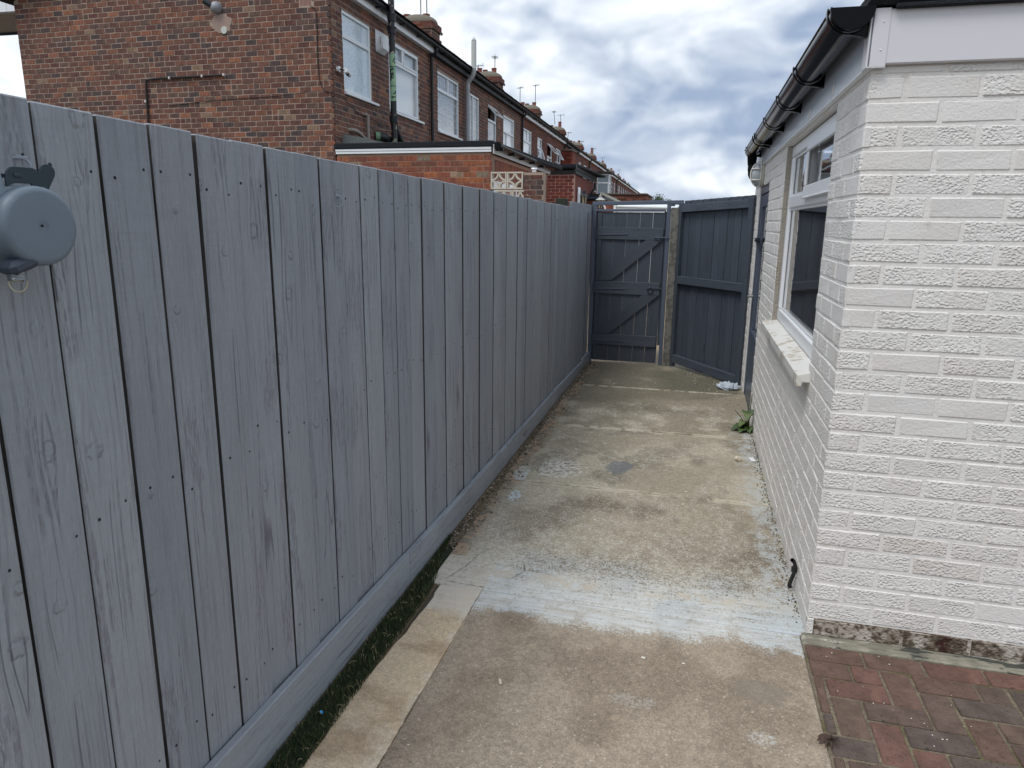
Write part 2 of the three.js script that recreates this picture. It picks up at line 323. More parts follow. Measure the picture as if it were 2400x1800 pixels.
// the concrete path: one picture of the surface in metres for the near half, one for the far half
const X0 = -1.14, X1 = 0.56;
const cracks = [[[-0.98, 2.72], [-0.93, 2.86], [-0.91, 2.98]], [[-0.7, 2.8], [-0.66, 2.88], [-0.68, 2.95]], [[-0.98, 2.70], [-0.8, 2.69]]];
function pathColor(x, z) {                 // z positive going away
  const n0 = fbm(x * 1.6 + 5, z * 1.6, 9999, 9999, 4, 2), n1 = fbm(x * 5 + 9, z * 4, 9999, 9999, 5, 6), n2 = fbm(x * 22, z * 20, 9999, 9999, 4, 11), n3 = fbm(x * 75, z * 75, 9999, 9999, 3, 14);
  const n4 = fbm(x * 190, z * 170, 65536, 65536, 2, 16), st = fbm(x * 10, z * 120, 65536, 65536, 3, 18);
  const g1 = vn(x * 290, z * 290, 65536, 65536, 3), g2 = vn(x * 210 + 7, z * 210, 65536, 65536, 8), g3 = vn(x * 420, z * 420, 65536, 65536, 13);
  const strip = x < -0.80 + 0.012 * (fbm(z * 9, 3, 9999, 9999, 3, 4) - 0.5) * 2;
  const front = z < 2.66;
  let c, grain = 1;
  if (front && !strip) {                                   // brown open-textured slab
    c = [151, 137, 119];
    c = mixc(c, [132, 118, 101], sst(0.45, 0.7, n1));
    c = mixc(c, [166, 154, 137], sst(0.55, 0.78, n0) * 0.7);
  } else if (front) {                                      // sandy strip by the turf
    c = [200, 178, 148];
    const band = fbm(x * 3, z * 13, 9999, 9999, 4, 24);
    c = mixc(c, [166, 142, 114], sst(0.45, 0.72, band) * 0.75);
    c = mixc(c, [212, 198, 174], sst(0.55, 0.72, n1) * 0.7);
    grain = 0.7;
    c = mixc(c, [206, 192, 170], sst(0.022, 0.004, Math.abs(x + 0.812)) * 0.6 * sst(0.3, 0.6, n2));
  } else if (z < 4.0) {
    c = [140, 129, 112];
    c = mixc(c, [160, 149, 129], sst(0.4, 0.7, n0 + 0.18 * sst(-0.1, -0.8, x)) * 0.7);
    c = mixc(c, [112, 102, 87], sst(0.38, 0.7, n1) * 0.8);
    c = mixc(c, [172, 164, 146], 0.55 * sst(-0.35, -0.95, x + (n1 - 0.5) * 0.5));
    c = mixc(c, [186, 182, 172], sst(0.50, 0.68, n4 * 0.5 + g1 * 0.15 + n2 * 0.35 + 0.08 * sst(3.55, 3.05, z)) * 0.6);
  } else if (z < 5.3) {
    c = [147, 137, 119];
    c = mixc(c, [172, 163, 144], sst(0.45, 0.68, n0) * 0.7);
    c = mixc(c, [118, 109, 93], sst(0.46, 0.68, n1) * 0.8);
  } else if (z < 6.75) {
    c = [135, 126, 108];
    c = mixc(c, [162, 152, 130], sst(0.5, 0.7, n1) * 0.75);
    c = mixc(c, [108, 100, 84], sst(0.46, 0.66, n0) * 0.75);
  } else {
    c = [114, 107, 91];
    c = mixc(c, [140, 131, 112], sst(0.5, 0.7, n1) * 0.8);
    c = mixc(c, [90, 86, 71], sst(0.5, 0.72, n0) * 0.8);
  }
  // aggregate
  c = mulc(c, 1 + grain * ((g1 - 0.5) * 0.24 + (n3 - 0.5) * 0.22));
  if (g2 > 0.90) c = mixc(c, [204, 195, 178], grain * 0.6); else if (g3 < 0.1) c = mixc(c, [88, 80, 70], grain * 0.55);
  // whitish bloom on the middle slabs
  const bloom = z > 4.0 && z < 6.2 ? sst(0.42, 0.72, n1 * 0.55 + n2 * 0.45 + 0.10 * sst(0.45, -0.9, x) * (z < 3.6 ? 1 : 0)) : 0;
  c = mixc(c, [200, 197, 188], bloom * sst(0.38, 0.62, n4 * 0.7 + n3 * 0.3) * 0.6);
  // joints: paler trowelled margins beside them
  for (const jz of [4.0, 5.3, 6.75]) { const e = Math.abs(z - jz + 0.012 * (n1 - 0.5)); c = mixc(c, [192, 184, 162], sst(0.05, 0.012, e) * sst(0.3, 0.6, n2) * 0.8); c = mixc(c, [92, 86, 72], sst(0.007, 0.002, e) * 0.8); }
  // pale blue-grey paint that ran across the slab joint
  const lo = 2.51 + (n1 - 0.5) * 0.09 + (n2 - 0.5) * 0.07 + (n3 - 0.5) * 0.05 + (strip ? -0.06 : 0) + 0.05 * sst(0.0, 0.2, x) * sst(0.42, 0.2, x);
  const hi = 3.10 + (n1 - 0.5) * 0.26 + (n2 - 0.5) * 0.14;
  let p = sst(lo - 0.03, lo + 0.05, z + (n4 - 0.5) * 0.09 + (g1 - 0.5) * 0.03) * sst(hi + 0.10, hi - 0.22, z);
  const broken = sst(0.34, 0.54, n4 * 0.55 + n3 * 0.25 + st * 0.2 + 0.12 * sst(3.1, 2.6, z));
  const worn = sst(0.58, 0.70, n2 * 0.7 + n4 * 0.3) * (1 - 0.5 * sst(2.8, 2.6, z));
  p *= mix(0.9, 1, sst(2.8, 2.55, z)) * mix(broken, 1, 0.35 * sst(2.95, 2.7, z)) * (1 - 0.7 * worn) * (0.86 + 0.28 * (st - 0.5) * 2);
  if (z > 2.6) p *= mix(1, 0.8, sst(2.82, 2.96, z));
  const blue = mixc([200, 203, 202], [187, 193, 195], sst(0.4, 0.65, n1));
  c = mixc(c, strip ? [204, 196, 184] : blue, clamp(p) * 0.95);
  // a buff skim along the band
  const skim = sst(0.055, 0.02, Math.abs(z - 2.84 - 0.03 * (n1 - 0.5) - 0.02 * x)) * sst(0.35, 0.55, n2) * (x > -0.95 ? 1 : 0);
  c = mixc(c, [186, 176, 160], skim * 0.7);
  // grey-blue drips beside the white wall
  const edge = sst(0.33, 0.47, x + (n2 - 0.5) * 0.16) * sst(6.4, 5.4, z) * (z > 2.66 ? 1 : 0);
  c = mixc(c, [174, 181, 186], edge * sst(0.36, 0.6, n4 * 0.5 + n2 * 0.5) * 0.65);
  // left margin: gritty, rusty sand
  const grit = sst(-0.94, -1.03, x + (n1 - 0.5) * 0.1) * (z > 2.95 ? 1 : 0);
  c = mixc(c, mixc([156, 126, 100], [104, 95, 82], sst(0.42, 0.58, n2)), grit * 0.75);
  // hairline cracks
  for (const k of cracks) { let dm = 9; for (let i = 0; i + 1 < k.length; i++) { const ax = k[i][0], az = k[i][1], ex = k[i + 1][0] - ax, ez = k[i + 1][1] - az, t = clamp(((x - ax) * ex + (z - az) * ez) / (ex * ex + ez * ez)); dm = Math.min(dm, Math.hypot(x - ax - ex * t, z - az - ez * t)); } dm += (n3 - 0.5) * 0.006; c = mixc(c, [84, 76, 64], sst(0.0035, 0.001, dm) * 0.6); }
  // single marks
  const blot = (bx, bz, rx, rz, col, k) => { const q = Math.hypot((x - bx) / rx, (z - bz) / rz) + (n2 - 0.5) * 0.9; c = mixc(c, col, sst(1.05, 0.8, q) * k); };
  blot(-0.40, 4.42, 0.085, 0.13, [92, 104, 116], 0.7 * sst(0.3, 0.55, n4));
  blot(0.32, 2.27, 0.10, 0.07, [124, 114, 101], 0.55);
  blot(0.29, 2.03, 0.05, 0.03, [186, 190, 188], 0.6 * sst(0.4, 0.65, n4));
  blot(-0.11, 2.1, 0.08, 0.035, [176, 178, 176], 0.45 * sst(0.4, 0.65, n4));
  blot(-0.93, 3.75, 0.035, 0.10, [184, 196, 204], 0.85 * sst(0.35, 0.5, n3)); blot(-0.98, 4.15, 0.05, 0.12, [184, 196, 204], 0.7 * sst(0.35, 0.5, n3));
  blot(-0.75, 4.3, 0.16, 0.2, [204, 204, 198], 0.7 * sst(0.4, 0.55, n3));
  
  const gm = (c[0] + c[1] + c[2]) / 3; return mulc(mixc(c, [gm, gm, gm], 0.05), 1.06);
}
const pathNear = tex(880, 2048, (u, v) => pathColor(X0 + u * (X1 - X0), v * 4.0), true, [1, 1]);
const pathFar = tex(512, 1024, (u, v) => pathColor(X0 + u * (X1 - X0), 4.0 + v * 4.2), true, [1, 1]);
const slabBump = tex(1024, 1024, (u, v) => { const a = vn(u * 330, v * 330, 330, 330, 3), b = fbm(u * 120, v * 120, 120, 120, 3, 5), c = fbm(u * 10, v * 10, 10, 10, 4, 8); return 0.5 + (a - 0.5) * 0.35 + (b - 0.5) * 0.5 + (c - 0.5) * 0.4; }, false, [1, 1]);
const nearUV = (x, z) => [(x - X0) / (X1 - X0), -z / 4.0], farUV = (x, z) => [(x - X0) / (X1 - X0), (-z - 4.0) / 4.2];
const bumpN = slabBump.clone(); bumpN.repeat.set(2, 4.7); const bumpF = slabBump.clone(); bumpF.repeat.set(2, 4.9);
const slabNear = std([255, 255, 255], 0.9, { map: pathNear, bumpMap: bumpN, bumpScale: 0.0035 });
const slabFar = std([255, 255, 255], 0.92, { map: pathFar, bumpMap: bumpF, bumpScale: 0.003 });
const path = new THREE.Group(); path.name = 'concrete_path'; structure(path); scene.add(path);
mesh('bed', sheet(-1.2, 0.6, 0.6, -8.1, -0.012), std([96, 88, 76], 0.95), path);
// slabs with thickness, tooled edges and a little tilt of their own
function slab(x0, x1, z0, z1, y, mat, uvf) {
  const g = span(x0, x1, y - 0.06, y, z0, z1, 0.005);
  const p = g.attributes.position, uv = g.attributes.uv;
  for (let i = 0; i < p.count; i++) { const t = uvf(p.getX(i), p.getZ(i)); uv.setXY(i, t[0], t[1]); }
  return mesh('slab', g, mat, path);
}
slab(-0.800, 0.488, 0.5, -2.668, 0.001, slabNear, nearUV);
{ // the sandy strip has a crumbling edge towards the turf
  const s = new THREE.Shape(), e = []; for (let k = 0; k <= 90; k++) { const z = 0.5 - k * (3.165 / 90); e.push([-1.012 + 0.05 * (fbm(z * 5 + 3, 2, 999, 999, 4, 5) - 0.5) + 0.02 * sst(-1.6, -2.6, z), z]); }
  s.moveTo(-0.8036, 0.5); s.lineTo(-0.8036, -2.6685); for (const q of e.reverse()) s.lineTo(q[0], q[1]); s.closePath();
  const g = new THREE.ExtrudeGeometry(s, { depth: 0.05, bevelEnabled: true, bevelSize: 0.0025, bevelThickness: 0.0025, bevelSegments: 1 }); g.rotateX(Math.PI / 2); g.translate(0, -0.002, 0);
  const p = g.attributes.position, uv = g.attributes.uv; for (let i = 0; i < p.count; i++) { const z = -p.getZ(i); }
  for (let i = 0; i < p.count; i++) { const t = nearUV(p.getX(i), p.getZ(i)); uv.setXY(i, t[0], t[1]); }
  g.computeVertexNormals(); mesh('slab', g, slabNear, path);
}
slab(-1.045, 0.53, -2.673, -3.997, 0.002, slabNear, nearUV);
slab(-1.07, 0.53, -4.004, -5.297, 0.0005, slabFar, farUV);
slab(-1.08, 0.53, -5.304, -6.746, 0.002, slabFar, farUV);
slab(-1.07, 0.53, -6.754, -8.05, 0.0, slabFar, farUV);

// dirt along the fence foot
const dirtMat = std([166, 153, 135], 0.95, { map: yardMap, bumpMap: softBump, bumpScale: 0.006 });
structure(mesh('dirt_margin', sheet(-1.15, -1.0, 0.4, -8.0, -0.0035), dirtMat, scene));
{ // loose grit and stones
  const list = [];
  for (let i = 0; i < 1700; i++) {
    const z = -3.0 - 4.9 * Math.pow(rnd(), 1.1), s = rr(0.002, 0.0065) * (rnd() < 0.05 ? 1.7 : 1), x = -1.1 + Math.abs(rr(-1, 1) * rr(0, 1)) * 0.16;
    const g = new THREE.IcosahedronGeometry(s, 0); g.scale(rr(0.8, 1.6), rr(0.5, 0.9), rr(0.8, 1.4)); at(g, x, s * 0.4, z, 0, rr(0, 6));
    const k = rr(0.5, 1.15), c = pick([[128, 118, 104], [98, 88, 76], [156, 146, 130], [178, 170, 156], [120, 92, 70]]);
    list.push(colored(flat(g), lin(c[0] * k, c[1] * k, c[2] * k)));
  }
  for (let i = 0; i < 260; i++) {
    const z = rr(-6.3, -7.9), x = rr(0.05, 0.5) - (z + 7.2) * -0.25, s = rr(0.002, 0.006);
    if (x > 0.5) continue;
    const g = new THREE.IcosahedronGeometry(s, 0); at(g, x, s * 0.4, z, 0, rr(0, 6));
    list.push(colored(flat(g), lin(...pick([[86, 78, 66], [200, 194, 184], [150, 140, 124], [110, 98, 84]]))));
  }
  for (let i = 0; i < 900; i++) {                                   // crumbs along the foot of the white wall
    const z = rr(-2.75, -6.0), x = 0.505 - Math.abs(rr(0, 1) * rr(0, 1)) * 0.05, s = rr(0.0015, 0.0045);
    const g = new THREE.IcosahedronGeometry(s, 0); at(g, x, s * 0.5, z, 0, rr(0, 6));
    list.push(colored(flat(g), lin(...pick([[58, 50, 40], [92, 84, 70], [74, 76, 44], [66, 60, 46], [180, 178, 172]]))));
  }
  stuff(mesh('gravel', merge(list), new THREE.MeshStandardMaterial({ vertexColors: true, roughness: 0.95 }), scene));
}
{ // turf strip
  const pos = [], col = [];
  for (let i = 0; i < 26000; i++) {
    const z = -0.25 - rnd() * 2.88, w = 0.092 * (z < -2.5 ? sst(-3.15, -2.5, z) : 1) + 0.014 * fbm(z * 7, 1, 999, 999, 3, 3), x = -1.106 + rnd() * (w + 0.004);
    const h = rr(0.006, 0.028), a = rr(0, 6.28), l = rr(0.2, 0.9), wd = rr(0.0007, 0.0013), tx = Math.cos(a) * h * l, tz = Math.sin(a) * h * l;
    const px = -Math.sin(a) * wd, pz = Math.cos(a) * wd;
    pos.push(x - px, 0, z - pz, x + px, 0, z + pz, x + tx, h, z + tz);
    const c = lin(...(rnd() < 0.04 ? [176, 164, 126] : mulc(pick([[44, 66, 34], [36, 56, 30], [60, 80, 40], [30, 46, 26], [82, 88, 48], [52, 50, 34]]), rr(0.8, 1.15))));
    for (let k = 0; k < 3; k++) col.push(...c);
  }
  const g = new THREE.BufferGeometry(); g.setAttribute('position', new THREE.Float32BufferAttribute(pos, 3)); g.setAttribute('color', new THREE.Float32BufferAttribute(col, 3)); g.computeVertexNormals();
  stuff(mesh('grass', g, new THREE.MeshStandardMaterial({ vertexColors: true, roughness: 0.9, side: THREE.DoubleSide }), scene));
  structure(mesh('turf_backing', sheet(-1.11, -1.022, 0.3, -3.05, -0.003), std([34, 44, 28], 0.95), scene));
  const dry = [];
  for (let i = 0; i < 40; i++) { const z = rr(-1.4, -3.2), x = rr(-1.1, -1.0), a = rr(0, 6.28), l = rr(0.008, 0.03); dry.push(tube([[x, 0.02, z], [x + Math.cos(a) * l * 0.5, 0.024, z + Math.sin(a) * l * 0.5], [x + Math.cos(a) * l, 0.018, z + Math.sin(a) * l]], rr(0.0006, 0.0014), 3, 4)); }
  stuff(mesh('dry_grass', merge(dry), std([150, 138, 108], 0.9), scene));
}

// block paving in a 90-degree herringbone, each block a piece of its own
{
  const pave = new THREE.Group(); pave.name = 'block_paving'; structure(pave); scene.add(pave);
  const sandMap = tex(512, 512, (u, v) => { const a = fbm(u * 20, v * 20, 20, 20, 3, 5), b = vn(u * 220, v * 220, 220, 220, 6), m = fbm(u * 5, v * 5, 5, 5, 3, 9); let c = [128, 117, 97]; c = mixc(c, [96, 92, 56], sst(0.55, 0.7, m) * 0.7); return mulc(c, 0.7 + 0.35 * a + 0.35 * (b - 0.5)); }, true, [0.6, 0.6]);
  mesh('joint_sand', sheet(0.49, 2.6, 0.6, -2.70, -0.007), std([255, 255, 255], 0.95, { map: sandMap, bumpMap: softBump, bumpScale: 0.004 }), pave);
  const blockMap = tex(512, 512, (u, v) => { const a = fbm(u * 9, v * 9, 9, 9, 4, 15), b = vn(u * 230, v * 230, 230, 230, 16), d = vn(u * 130, v * 130, 130, 130, 18), e = fbm(u * 30, v * 30, 30, 30, 3, 19); let c = mulc([236, 230, 228], 0.74 + 0.3 * a + 0.16 * (e - 0.5)); if (b > 0.91) c = [255, 246, 236]; else if (d < 0.14) c = mulc(c, 0.72); return c; }, true, [0.5, 0.5]);
  const tones = [[120, 101, 89], [116, 99, 89], [124, 100, 88], [113, 98, 90], [109, 97, 90], [130, 99, 87], [115, 96, 86]].map(c => std(c, 0.9, { map: blockMap, bumpMap: clayBump, bumpScale: 0.003 }));
  const Wd = 0.1, L = 0.2, gap = 0.0095, x0 = 0.495, zT = -2.615;
  const geoCache = new Map();
  const put = (xa, xb, za, zb) => {            // clipped to the paved corner; za < zb measured towards the camera
    xa = Math.max(xa, x0); xb = Math.min(xb, 2.2); za = Math.max(za, zT); zb = Math.min(zb, -0.9);
    if (xb - xa < 0.025 || zb - za < 0.025) return;
    const w = xb - xa - gap, d = zb - za - gap, key = `${w.toFixed(3)},${d.toFixed(3)},${Math.floor(rnd() * 5)}`;
    if (!geoCache.has(key)) geoCache.set(key, bb(w, 0.05, d, 0.004, { j: 0.003, uo: [rnd(), rnd()] }));
    mesh('paving_block', geoCache.get(key), pick(tones), pave, [(xa + xb) / 2, -0.026 + rr(-0.002, 0.002), (za + zb) / 2], [rr(-0.008, 0.008), rr(-0.01, 0.01), rr(-0.008, 0.008)]);
  };
  for (let k = 0; k < 9; k++) put(x0 + k * L, x0 + (k + 1) * L, zT, zT + Wd);          // a stretcher course along the wall
  for (let a = -30; a < 30; a++) for (let b = -20; b < 20; b++) {
    const i = a + 2 * b, j = a - 2 * b, ox = 0.435, oz = zT + Wd;
    const hx = ox + i * Wd, hz = oz + j * Wd;
    const clipPut = (xa, xb, za, zb) => { if (zb > oz + 0.02) put(xa, xb, Math.max(za, oz), zb); };
    clipPut(hx, hx + L, hz, hz + Wd); clipPut(hx, hx + Wd, hz + Wd, hz + Wd + L);
  }
  // cement fillet along the wall, with spilt black and white paint
  const fil = tex(1024, 64, (u, v) => { const a = fbm(u * 60, v * 5, 60, 5, 4, 5), b = vn(u * 500, v * 32, 500, 32, 6), m = fbm(u * 16, v * 2, 16, 2, 3, 9); let c = mulc([142, 137, 122], 0.75 + 0.4 * a); c = mixc(c, [210, 206, 196], sst(0.6, 0.7, m) * sst(0.4, 0.6, b)); return mixc(c, [44, 48, 46], sst(0.62, 0.68, fbm(u * 22 + 5, v * 3, 22, 3, 3, 19)) * 0.7); }, true, [2.0, 0.08]);
  mesh('cement_fillet', span(0.492, 2.2, -0.03, 0.004, -2.69, -2.617, 0.006), std([255, 255, 255], 0.95, { map: fil, bumpMap: softBump, bumpScale: 0.004 }), pave);
}
// ---------------------------------------------------------------- board fence along the path
// unpainted sawn edges: the faces that look along the fence take a second material
const edgeWood = std([74, 70, 66], 0.95, { map: woodMap });
function sawnEdges(g) {
  const n = g.attributes.normal, P = g.attributes.position, U = g.attributes.uv, A = [[], []];
  for (let i = 0; i < n.count; i += 3) A[Math.abs(n.getZ(i)) > 0.9 ? 1 : 0].push(i);
  const order = [...A[0], ...A[1]], pos = [], nor = [], uv = [];
  for (const i of order) for (let k = 0; k < 3; k++) { pos.push(P.getX(i + k), P.getY(i + k), P.getZ(i + k)); nor.push(n.getX(i + k), n.getY(i + k), n.getZ(i + k)); uv.push(U.getX(i + k), U.getY(i + k)); }
  const q = new THREE.BufferGeometry(); q.setAttribute('position', new THREE.Float32BufferAttribute(pos, 3)); q.setAttribute('normal', new THREE.Float32BufferAttribute(nor, 3)); q.setAttribute('uv', new THREE.Float32BufferAttribute(uv, 2));
  q.addGroup(0, A[0].length * 3, 0); q.addGroup(A[0].length * 3, A[1].length * 3, 1);
  return q;
}
const fence = thing('board_fence', 'long pale grey painted close-board fence with kick boards running beside the concrete path', 'fence', [-1.14, 0, -4.2]);
{
  const oz = 4.2, topAt = z => 1.7485 - 0.0101 * (-z - 1.0), nails = [];
  for (let k = -4; k <= 48; k++) {
    const za = -(1.0605 + 0.1414 * k), zb = za - 0.1414;
    const gapA = rnd() < 0.14 ? rr(0.003, 0.0045) : rr(0.0065, 0.0115), w = 0.1414 - gapA, cz = (za + zb) / 2;
    let top = topAt(cz) + rr(-0.0025, 0.0025), y0 = 0.03, h = top - y0;
    const g = bb(0.02, h, w, 0.003, { uo: [rnd() * 0.9, rnd() * 1.8] });
    // each board has its own slight cup, bow and lean
    const p = g.attributes.position, tw = rr(-0.02, 0.02), lean = rr(-0.0018, 0.0018), sl = topAt(za) - topAt(zb);
    for (let i = 0; i < p.count; i++) {
      const y = p.getY(i), z = p.getZ(i);
      p.setX(i, p.getX(i) + z * tw);
      p.setZ(i, z * (1 - 0.014 * (y / h)) + lean * (y / h) * 2);
      if (y > 0) p.setY(i, y + (z / w) * sl);
    }
    g.computeVertexNormals();
    const dx = (k % 2 ? 1 : -1) * rr(-0.001, 0.0042);
    mesh('board', sawnEdges(g), [pick(fencePaint), edgeWood], fence, [-0.01 + dx, y0 + h / 2, cz + oz]);
    for (const ny of [top - 0.115, 0.95 + rr(-0.03, 0.03), 0.30]) for (const q of [-0.042, 0.042]) {
      if (rnd() < 0.15) continue;
      nails.push(at(cyl(0.0036, 0.003, 0.0016, 8), dx + 0.0002, ny + rr(-0.02, 0.02), cz + oz + q + rr(-0.008, 0.008), 0, 0, Math.PI / 2));
    }
  }
  stuff(mesh('nail_heads', merge(nails), nailDark, fence));
  for (const y of [0.32, 0.95, 1.6]) mesh('rail', span(-0.065, -0.021, y - 0.04, y + 0.04, -3.8 , 3.75, 0.003), rawWood, fence);
  for (const z of [-0.9, -2.7, -4.5, -6.3]) mesh('post', span(-0.15, -0.066, 0, 1.62, z + oz - 0.045, z + oz + 0.045, 0.004), rawWood, fence);
  // kick boards, stepped down along the fence
  const kicks = [[-0.35, -2.62, 0.196, 0.152], [-2.626, -4.292, 0.150, 0.128], [-4.298, -5.872, 0.129, 0.119], [-5.878, -7.492, 0.126, 0.088], [-7.5, -7.985, 0.118, 0.112]];
  for (const [za, zb, ha, hb] of kicks) {
    const L = za - zb, g = bb(0.026, 0.14, L, 0.0025, { swap: false, uo: [rnd(), rnd()] });
    const p = g.attributes.position, uv = g.attributes.uv;
    for (let i = 0; i < p.count; i++) { const z = p.getZ(i), t = (L / 2 - z) / L; const y = p.getY(i) > 0 ? mix(ha, hb, t) + (p.getY(i) - 0.07) : 0.004 + (p.getY(i) + 0.07); p.setY(i, y); uv.setXY(i, y + p.getX(i) + za, z); }
    g.computeVertexNormals();
    mesh('kick_board', g, skirtPaint, fence, [0.0165, 0, (za + zb) / 2 + oz]);
  }
  // raised strip and old mossy post at the gate end
  mesh('end_board', span(-0.022, 0.001, 1.655, 1.742, -6.64 + oz, -7.985 + oz, 0.002), fencePaint[2], fence);
  mesh('old_post', span(-0.13, -0.03, 0, 1.765, -6.63 + oz, -6.53 + oz, 0.006), std([58, 62, 50], 0.95, { map: woodMap, bumpMap: woodBump, bumpScale: 0.004 }), fence);
}
// cup hooks in the fence
function cupHook(z, y, r, label, turn) {
  const pts = [[0, 0, 0], [0.012, 0, 0]];
  for (let i = 0; i <= 9; i++) { const a = Math.PI / 2 - i / 9 * Math.PI * 1.25; pts.push([0.012 + r * Math.cos(a), -r + r * Math.sin(a), 0]); }
  const g = tube(pts, 0.0021, 40, 7); g.rotateY(turn);
  return tag(mesh('cup_hook', g, std([150, 156, 166], 0.4), scene, [-1.141, y, z]), label, 'hook', 'hooks screwed into the fence');
}
cupHook(-2.14, 1.626, 0.017, 'grey painted cup hook in the fence, first one past the reel', 0.9);
cupHook(-3.31, 1.617, 0.014, 'grey painted cup hook in the fence, second one past the reel', 0.6);
cupHook(-4.63, 1.606, 0.014, 'grey painted cup hook in the fence, third one past the reel', 0.8);
cupHook(-5.90, 1.582, 0.014, 'grey painted cup hook in the fence, the one nearest the gate', 0.7);
cupHook(-1.012, 1.648, 0.013, 'pale wire hook in the fence beside the reel bracket', 0.8);

// retractable washing line hung on the fence
{
  const r = thing('washing_line_reel', 'round grey retractable washing line reel hung on a steel bracket on the fence', 'clothes reel', [-1.138, 1.535, -0.968], -0.12);
  const shell = std([108, 121, 133], 0.45, { bumpMap: softBump, bumpScale: 0.0006 });
  const prof = [[0, 0.1052], [0.008, 0.1053], [0.0085, 0.106], [0.03, 0.106], [0.053, 0.1058], [0.059, 0.1035], [0.063, 0.099], [0.064, 0.093], [0.064, 0.055], [0.0665, 0.05], [0.0665, 0.012], [0.062, 0.006], [0, 0.006]].map(p => new THREE.Vector2(...p));
  const body = new THREE.LatheGeometry(prof, 64); body.rotateZ(-Math.PI / 2);
  const b = mesh('case', body, shell, r);
  mesh('screw_hole', at(cyl(0.0022, 0.0022, 0.001, 12), 0.1063, 0.001, 0.002, 0, 0, Math.PI / 2), std([14, 16, 20], 0.8), b);
  mesh('nozzle', at(bb(0.042, 0.022, 0.05, 0.007), 0.083, -0.06, 0.034, 0.35), std([58, 66, 80], 0.5), r);
  const coil = []; for (let i = 0; i <= 90; i++) { const a = i / 90 * Math.PI * 2 * 7; coil.push([0.085 + 0.0125 * Math.cos(a), -0.070 - i / 90 * 0.016, 0.04 + 0.0125 * Math.sin(a)]); }
  mesh('spring', tube(coil, 0.0014, 260, 6), steel, r);
  const ring = []; for (let i = 0; i <= 20; i++) { const a = Math.PI + i / 20 * Math.PI; ring.push([0.085 + 0.013 * Math.cos(a) * 0.7, -0.087 + 0.017 * Math.sin(a), 0.04 + 0.013 * Math.cos(a) * -0.7]); }
  mesh('line_loop', tube([...ring, ring[0]], 0.0012, 60, 6), std([196, 192, 160], 0.3, { metalness: 0.6 }), r);
  const arm = (z, tilt) => { const s = new THREE.Shape(); s.moveTo(-0.012, 0); s.lineTo(0.012, 0); s.lineTo(0.012, 0.062); s.absarc(0, 0.062, 0.012, 0, Math.PI, false); s.lineTo(-0.012, 0); const g = new THREE.ExtrudeGeometry(s, { depth: 0.003, bevelEnabled: true, bevelSize: 0.0006, bevelThickness: 0.0006, bevelSegments: 1 }); g.rotateY(Math.PI / 2); g.rotateX(tilt); g.translate(0.075, 0.035, z); return g; };
  mesh('bracket_arm', arm(-0.008, -0.55), darkSteel, r);
  mesh('bracket_arm', arm(0.042, 0.2), std([134, 148, 160], 0.4), r);
  const plate = new THREE.Shape(); plate.moveTo(-0.028, 0); plate.quadraticCurveTo(-0.03, 0.03, -0.012, 0.03); plate.lineTo(0.016, 0.03); plate.quadraticCurveTo(0.034, 0.026, 0.036, 0.002); plate.absarc(0.027, -0.006, 0.012, 0.6, -2.6, true); plate.lineTo(0.012, 0.006); plate.lineTo(-0.016, 0.006); plate.closePath();
  const pg = new THREE.ExtrudeGeometry(plate, { depth: 0.003, bevelEnabled: true, bevelSize: 0.0007, bevelThickness: 0.0007, bevelSegments: 1 }); pg.rotateY(Math.PI / 2); pg.translate(0.080, 0.062, 0.006);
  mesh('hanging_plate', pg, darkSteel, r);
  mesh('rivet', at(cyl(0.0042, 0.0048, 0.004, 14), 0.086, 0.058, -0.021, 0, 0, Math.PI / 2), steel, r);
  mesh('mounting_bar', span(0, 0.086, 0.076, 0.082, 0.01, 0.022, 0.001), darkSteel, r);
}

